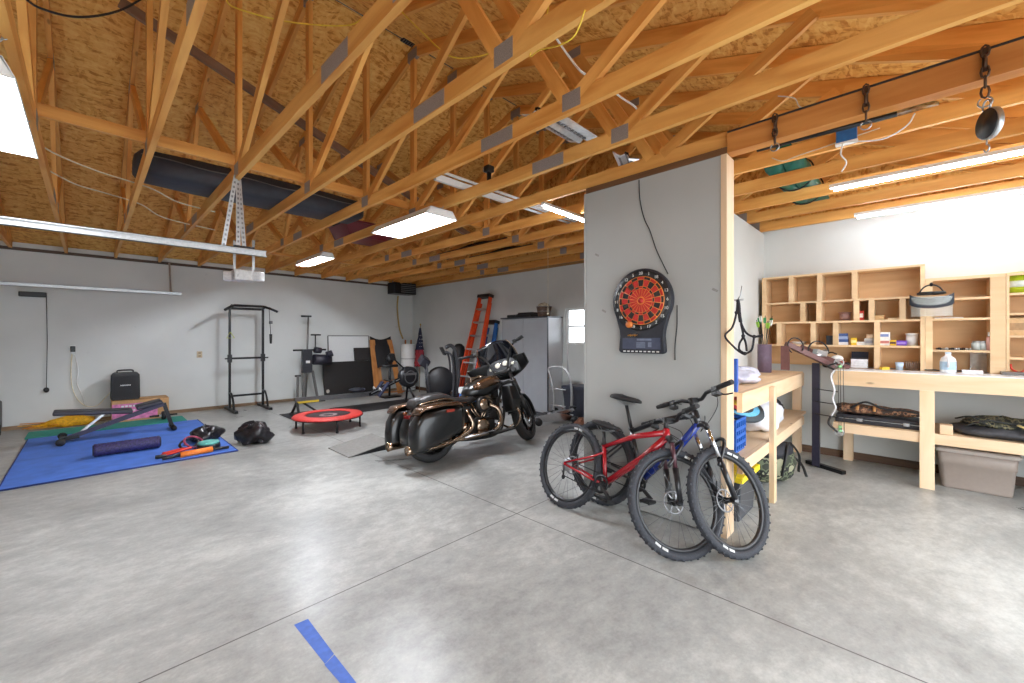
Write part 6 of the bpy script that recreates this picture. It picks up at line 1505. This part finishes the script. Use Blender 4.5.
for s in (-1, 1):
    b0 = FA + Vector((-.03, s * .11, 0)); tp = b0 + AX * .78
    m = MB(); m.cyl(b0, b0 + AX * .36, .036, seg=14); m.cyl(b0 + AX * .36, tp, .027, seg=14); fk = steer(m.build('fork_leg', M_GBLK if s > 0 else M_ENG, t))
    m = MB(); m.cyl(b0 + AX * .42, b0 + AX * .62, .042, seg=14); steer(m.build('fork_cover', M_GBLK, fk))
m = MB(); c = FA + Vector((-.03, 0, 0)); m.box(c + AX * .6, (.08, .28, .05)); m.box(c + AX * .76, (.08, .28, .04)); steer(m.build('fork_yoke', M_ENG, t, bevel=.01))
# batwing fairing
m = MB(); m.smooth = True
def bw(u, v):
    a = 2 * u - 1
    return (1.46 - .30 * a * a - .10 * v, (.45 * a), .92 + .10 * abs(a) ** 1.5 + v * (.30 - .17 * abs(a) ** 1.6))
m.sheet(bw, 28, 8); fr = steer(m.build('fairing', M_GBLK, t, solid=.02))
m = MB(); m.prism([(1.26, -.27, .965), (1.26, .27, .965), (1.32, .25, 1.21), (1.32, -.25, 1.21)], (.04, 0, 0)); steer(m.build('dash', mat('dash_black', (24, 24, 27), .4), fr, bevel=.02))
M_DIAL = mat('dial_face', (226, 222, 204), .35)
for y, z, r_ in ((-.06, 1.13, .042), (.06, 1.13, .042), (-.175, 1.10, .026), (.175, 1.10, .026), (-.12, 1.035, .02), (.12, 1.035, .02)):
    c = Vector((1.255 + (z - .965) * .245, y, z))
    m = MB(); m.lathe([(0, 0), (r_, 0), (r_, .006), (0, .006)], c, (-1, 0, .25), 20); g_ = steer(m.build('gauge', M_DIAL, fr))
    m = MB(); m.torus(c + Vector((-.004, 0, 0)), (-1, 0, .25), r_, .006, 20, 6); steer(m.build('bezel', M_CHROME, g_))
m = MB()
for s in (-1, 1): m.cyl((1.262, .16 * s, 1.02), (1.25, .16 * s, 1.022), .05, seg=18)
m.build('speaker', M_BLACK, fr).data.transform(ST)
m = MB(); m.smooth = True
m.sheet(lambda u, v: (1.36 - .10 * (2 * u - 1) ** 2 - .13 * v, .30 * (2 * u - 1) * (1 - .26 * v ** 3), 1.17 - .03 * abs(2 * u - 1) + .31 * v - .03 * v * (2 * u - 1) ** 2), 16, 8); ws = steer(m.build('windshield', mat('smoked_screen', (14, 16, 24), .08, coat=1.0), t, solid=.006))
for s in (-1, 1):
    m = MB(); m.tube([Vector((1.345 - .1 - .13 * v, s * .307 * (1 - .26 * v ** 3), 1.14 + .28 * v)) for v in [i / 8 for i in range(9)]], .008, 6); steer(m.build('edge_trim', M_WARMCH, ws))
m = MB(); m.lathe([(0, .0), (.09, 0), (.095, -.04), (.06, -.08), (0, -.09)], (1.5, 0, 1.04), (-1, 0, 0), 24); steer(m.build('headlight', M_CHROME, fr))
# handlebar with grips, levers and mirrors
m = MB(); m.tube(spline([(1.2, -.10, 1.02), (1.22, -.2, 1.26), (1.16, -.32, 1.35), (1.06, -.44, 1.36)]), .014, 8); m.tube(spline([(1.2, .10, 1.02), (1.22, .2, 1.26), (1.16, .32, 1.35), (1.06, .44, 1.36)]), .014, 8); m.cyl((1.2, -.1, 1.02), (1.2, .1, 1.02), .014, seg=8); hb = steer(m.build('handlebar', M_ENG, t))
for s in (-1, 1):
    m = MB(); m.cyl((1.11, .38 * s, 1.357), (1.02, .50 * s, 1.362), .02, seg=12); steer(m.build('grip', M_RUBBER, hb))
    m = MB(); m.tube(spline([(1.15, .35 * s, 1.355), (1.18, .40 * s, 1.36), (1.09, .5 * s, 1.36)]), .007, 6); m.box((1.15, .34 * s, 1.36), (.05, .05, .05)); steer(m.build('lever', M_ENG, hb))

# the tail sits close behind the wheel: draw everything behind the seat's middle forward a little
def tuck(o):
    if o.type == 'MESH' and not o.name.startswith(('rear_wheel', 'rim', 'brake_disc', 'rear_fender')):
        for v in o.data.vertices:
            if v.co.x < .3: v.co.x = .3 + (v.co.x - .3) * .86
    for c_ in o.children: tuck(c_)
tuck(t)
# ---------------------------------------------------------------- mountain bikes (local x forward, y left, origin at rear tyre contact)
M_BT = mat('bike_tyre', (46, 48, 54), .75, var=.35, scale=120)
M_RIM = mat('bike_rim', (30, 30, 33), .4)
M_SPK = mat('spoke_steel', (120, 122, 126), .35, .6)
def bike_wheel(par_, name, c, Rw, xf, disc_side=1, lettering=True, xf2=None):
    X_ = xf
    def fin(o):
        if X_ is not None: o.data.transform(X_)
        return o
    c = Vector(c); r_ = .029
    m = MB(); m.torus(c, (0, 1, 0), Rw - r_, r_, 64, 10)
    n = 84
    for k in range(n):
        a = k * 2 * PI / n; d = Vector((math.cos(a), 0, math.sin(a))); tg = Vector((-math.sin(a), 0, math.cos(a)))
        for yy, tilt in ((-.016, .3), (0.0, 0), (.016, -.3)):
            if (k + (yy == 0)) % 2: m.beam(c + d * (Rw - .006) + Vector((0, yy - .006, 0)), c + d * (Rw - .006) + Vector((0, yy + .006, 0)), .013, .011, d)
    w_ = fin(m.build(name, M_BT, par_))
    m = MB(); ri = Rw - 2 * r_
    m.lathe([(ri + .004, -.016), (ri - .016, -.013), (ri - .022, 0), (ri - .016, .013), (ri + .004, .016)], c, (0, 1, 0), 56, cap=False, loop=True); fin(m.build('rim', M_RIM, w_))
    m = MB()
    for k in range(28):
        a = k * 2 * PI / 28; s = 1 if k % 2 else -1; b_ = a + (.5 if (k // 2) % 2 else -.5)
        m.cyl(c + Vector((.024 * math.cos(b_), .024 * s, .024 * math.sin(b_))), c + Vector(((ri - .015) * math.cos(a), .002 * s, (ri - .015) * math.sin(a))), .0014, seg=4)
    fin(m.build('spokes', M_SPK, w_))
    m = MB(); m.lathe([(0, -.05), (.012, -.05), (.026, -.03), (.018, -.02), (.018, .02), (.026, .03), (.012, .05), (0, .05)], c, (0, 1, 0), 18); fin(m.build('hub', M_BLACK, w_))
    m = MB(); y = .036 * disc_side
    m.lathe([(.068, -.001), (.08, -.001), (.08, .001), (.068, .001)], c + Vector((0, y, 0)), (0, 1, 0), 32, cap=False, loop=True)
    for k in range(6): a = k * PI / 3; m.beam(c + Vector((.02 * math.cos(a), y, .02 * math.sin(a))), c + Vector((.07 * math.cos(a + .4), y, .07 * math.sin(a + .4))), .008, .002, (0, 1, 0))
    fin(m.build('brake_disc', mat('disc_steel', (150, 150, 152), .4, .8), w_))
    if lettering:   # pale tyre maker's hot patch, as blocks, on each side
        for s in (-1, 1):
            for a0 in (R(250), R(75)):
                m = MB()
                for k in range(9):
                    a = a0 + k * .035; d = Vector((math.cos(a), 0, math.sin(a)))
                    if k in (4,): continue
                    m.beam(c + d * (Rw - .052) + Vector((0, s * .0235, 0)), c + d * (Rw - .036) + Vector((0, s * .0285, 0)), .009, .002, (0, s, 0))
                fin(m.build('lettering', mat('tyre_print', (206, 206, 204), .6), w_))
    return w_
def bike(label, rear, front, lean, steer_deg, mf, mf2, mfork, mlow, saddle_up=.20, drop=0.0, saddle_tilt=0.0, wb=1.115, sx=0.0, hx=.3746):
    d = Vector(front) - Vector(rear)
    t = thing('mountain_bike', label, 'bicycle', (rear[0], rear[1], 0), group='mountain bikes', rot=Euler((0, 0, 0)))
    yaw = math.atan2(d.y, d.x)
    t.matrix_world = Matrix.Translation((rear[0], rear[1], 0)) @ Matrix.Rotation(yaw, 4, 'Z') @ Matrix.Rotation(R(lean), 4, 'X')
    Rw = .37; RA = Vector((0, 0, Rw)); FAx = Vector((wb, 0, Rw)); BB = Vector((.43, 0, .315))
    AX = Vector((-hx, 0, .927)).normalized(); base = FAx - Vector((AX.z, 0, -AX.x)) * .045
    ST = Matrix.Translation(base) @ Matrix.Rotation(R(steer_deg), 4, AX) @ Matrix.Translation(-base)
    # keep the turned wheel on the floor
    def S(o): o.data.transform(ST); return o
    bike_wheel(t, 'rear_wheel', RA, Rw, None, 1)
    bike_wheel(t, 'front_wheel', FAx, Rw, ST, 1)
    HB = base + AX * (.52 - drop); HT = base + AX * (.64 - drop * 1.3)
    STT = BB + Vector((-.292, 0, .956)) * (.43 - drop)
    m = MB(); m.tube([HB + Vector((-.005, 0, .03)), HB + (BB - HB) * .35, BB + Vector((.01, 0, .02))], [.026, .03, .027], 12); m.build('down_tube', mf2, t)
    m = MB(); m.tube([HT + Vector((-.005, 0, -.03)), HT + (STT - HT) * .5 + Vector((0, 0, .0)), STT + Vector((0, 0, -.03))], [.024, .021, .018], 12, flat=1.0); fr = m.build('frame', mf, t)
    m = MB(); m.tube([BB, STT], .0175, 12); m.build('seat_tube', mf, t)
    m = MB(); m.cyl(HB, HT, .026, .026, 16); m.build('head_tube', mf, t)
    for s in (-1, 1):
        m = MB(); m.tube([BB + Vector((-.03, .03 * s, 0)), BB + Vector((-.12, .045 * s, .01)), RA + Vector((0, .066 * s, 0))], .011, 8); m.build('chain_stay', mf, t)
        m = MB(); m.tube([STT + Vector((.02, .02 * s, -.08)), STT + Vector((-.06, .045 * s, -.13)), RA + Vector((0, .066 * s, .01))], .009, 8); m.build('seat_stay', mf, t)
    m = MB(); m.cyl(BB - Vector((0, .04, 0)), BB + Vector((0, .04, 0)), .024, seg=16); m.build('bottom_bracket', M_BLACK, t)
    # crank, rings, chain, cassette, derailleur (right side is -y)
    m = MB(); m.lathe([(.05, 0), (.072, 0), (.075, .004), (.05, .004)], BB + Vector((0, -.055, 0)), (0, -1, 0), 30, cap=False, loop=True)
    for k in range(4): a = k * PI / 2 + .3; m.beam(BB + Vector((0, -.057, 0)), BB + Vector((.06 * math.cos(a), -.057, .06 * math.sin(a))), .014, .004, (0, 1, 0))
    m.build('chainring', M_BSTEEL, t)
    for s, a in ((-1, R(-35)), (1, R(145))):
        e = BB + Vector((.17 * math.cos(a), .075 * s, .17 * math.sin(a)))
        m = MB(); m.beam(BB + Vector((0, .068 * s, 0)), e, .014, .026, (0, 0, 1)); ck = m.build('crank_arm', M_BLACK, t)
        m = MB(); c = e + Vector((0, .055 * s, 0)); m.box(c, (.09, .09, .014)); m.cyl(e, c + Vector((0, .04 * s, 0)), .008, seg=8)
        for q in (-.036, .036): m.box(c + Vector((q, 0, 0)), (.012, .09, .024))
        m.build('pedal', M_BLACK, t)
    m = MB(); yc = -.056
    top = [BB + Vector((.0, yc, .072)), RA + Vector((.0, yc, .045))]; bot = [BB + Vector((0, yc, -.072)), RA + Vector((.02, yc, -.10)), RA + Vector((-.02, yc, -.06))]
    m.tube(top, .0045, 5); m.tube(bot, .0045, 5); m.build('chain', M_BSTEEL, t)
    m = MB()
    for k in range(7): m.lathe([(.02, 0), (.024 + .006 * k, 0), (.024 + .006 * k, .002), (.02, .002)], RA + Vector((0, -.058 + .0045 * k, 0)), (0, 1, 0), 24, cap=False, loop=True)
    m.build('cassette', M_STEEL, t)
    m = MB(); m.tube([RA + Vector((0, -.07, -.01)), RA + Vector((.02, -.075, -.05)), RA + Vector((.015, -.06, -.11))], .009, 6); m.lathe([(.004, 0), (.02, 0), (.02, .004), (.004, .004)], RA + Vector((.015, -.06, -.11)), (0, 1, 0), 14, cap=False, loop=True); m.build('derailleur', M_BLACK, t)
    m = MB(); m.box(RA + Vector((-.0, .055, .085)), (.05, .025, .04)); m.build('brake_caliper', M_BLACK, t)
    # seat post and saddle
    sp = Vector((-.292, 0, .956)); SP = STT + sp * saddle_up; SO = SP + Vector((sx, 0, 0))
    m = MB(); m.cyl(STT - sp * .02, SP, .0145, seg=12); m.lathe([(.018, 0), (.024, 0), (.024, .02), (.018, .02)], STT - sp * .015, sp, 14, cap=False, loop=True); m.build('seat_post', M_BLACK, t)
    m = MB(); m.smooth = True; rg = []
    for x, w_, z, h_ in ((-.15, .045, .012, .012), (-.135, .07, .016, .024), (-.08, .072, .012, .03), (-.02, .045, .004, .028), (.05, .026, .0, .024), (.11, .02, -.004, .02), (.135, .012, -.008, .012)):
        rg.append([SO + Vector((x + .01, w_ * math.cos(a), .045 + z + x * saddle_tilt + h_ * (math.sin(a) if math.sin(a) > 0 else .8 * math.sin(a)))) for a in [k * PI / 8 for k in range(16)]])
    m.rings(rg); sd = m.build('saddle', mat('saddle_black', (28, 28, 30), .5), t)
    m = MB()
    for s in (-1, 1): m.tube(spline([SO + Vector((-.1, .022 * s, .04)), SP + Vector((-.03, .022 * s, .005)), SP + Vector((.04, .02 * s, .005)), SO + Vector((.1, .01 * s, .035))], 4), .0035, 5)
    m.build('saddle_rail', M_STEEL, sd)
    # fork, in the steered group
    for s in (-1, 1):
        lo = FAx + Vector((-.01, .062 * s, 0)); cr = base + AX * (.5 - drop) + Vector((0, .062 * s, 0))
        m = MB(); m.cyl(lo + AX * .0, lo + (cr - lo) * .56, .019, .021, 12); m.box(lo, (.035, .018, .04)); fl_ = S(m.build('fork_lower', mlow, t))
        m = MB(); m.cyl(lo + (cr - lo) * .54, cr, .0155, seg=12); S(m.build('stanchion', mfork, t))
    m = MB(); m.tube(spline([base + AX * (.5 - drop) + Vector((0, -.062, 0)), base + AX * (.535 - drop) + Vector((0, -.04, 0)), base + AX * (.535 - drop) + Vector((0, .04, 0)), base + AX * (.5 - drop) + Vector((0, .062, 0))], 5), .022, 10); S(m.build('fork_crown', M_BLACK, t))
    m = MB(); m.tube(spline([FAx + Vector((-.14, -.062, .2)), FAx + Vector((-.06, -.05, .40)), FAx + Vector((-.06, .05, .40)), FAx + Vector((-.14, .062, .2))], 5), .013, 8); S(m.build('fork_arch', mlow, t))
    m = MB(); m.box(FAx + Vector((-.05, .05, .085)), (.03, .025, .07)); S(m.build('brake_caliper', M_BLACK, t))
    # stem, bar, grips, levers, hoses
    TT = base + AX * (.72 - drop * 1.5); BC = TT + Vector((.06, 0, .02))
    m = MB(); m.cyl(HT, TT + AX * .02, .018, seg=14); m.beam(TT, BC, .036, .036); S(m.build('stem', M_BLACK, t))
    pts = [BC + Vector((-.055, y, .022)) if abs(y) > .3 else (BC + Vector((-.03, y, .02)) if abs(y) > .09 else BC + Vector((0, y, 0))) for y in (-.36, -.12, -.05, .05, .12, .36)]
    m = MB(); m.tube(pts, .0145, 10); hb = S(m.build('handlebar', M_BLACK, t))
    for s in (-1, 1):
        m = MB(); m.cyl(BC + Vector((-.055, .37 * s, .022)), BC + Vector((-.046, .24 * s, .021)), .018, seg=12); S(m.build('grip', M_RUBBER, hb))
        m = MB(); p = BC + Vector((-.04, .21 * s, .02)); m.box(p, (.03, .045, .034)); m.tube(spline([p + Vector((.02, 0, -.005)), p + Vector((.055, .02 * s, -.03)), p + Vector((.05, .1 * s, -.045))], 4), .006, 6); m.box(p + Vector((.01, .0, -.035)), (.045, .05, .022)); S(m.build('brake_lever', M_BLACK, hb))
        m = MB(); m.tube(spline([p + Vector((.03, -.02 * s, 0)), BC + Vector((.12, .08 * s, -.02)), BC + Vector((.10, .03 * s, -.12)), base + AX * .5 + Vector((.03, .03, .0))], 6), .003, 5); S(m.build('hose', M_BLACK, hb))
    return t
M_RED = mat('bike_red', (160, 18, 32), .25, coat=.5, var=.05); M_BLUE = mat('bike_blue', (26, 52, 140), .25, coat=.5, var=.05); M_BK = mat('bike_black', (26, 27, 32), .3, coat=.4)
M_MAR = mat('fork_dark_red', (70, 36, 44), .35)
rr1, rf1 = Pz(560, 506.8), Pz(684, 566)
bike('red framed mountain bike with its bars turned, in front of the blue one', (rr1.x, rr1.y), (rf1.x, rf1.y), -18, 62, M_RED, M_RED, M_MAR, M_BK, saddle_up=.10, drop=.10, saddle_tilt=.0, wb=1.05, sx=.03, hx=.25)
rr2, rf2 = Pz(602, 502), Pz(750, 560)
bike('dark blue and black mountain bike leaning on the dartboard partition', (rr2.x - .05, rr2.y), (rf2.x - .05, rf2.y), -4, 76, M_BK, M_BLUE, M_CHROME, M_BK, saddle_up=.20, wb=1.13)
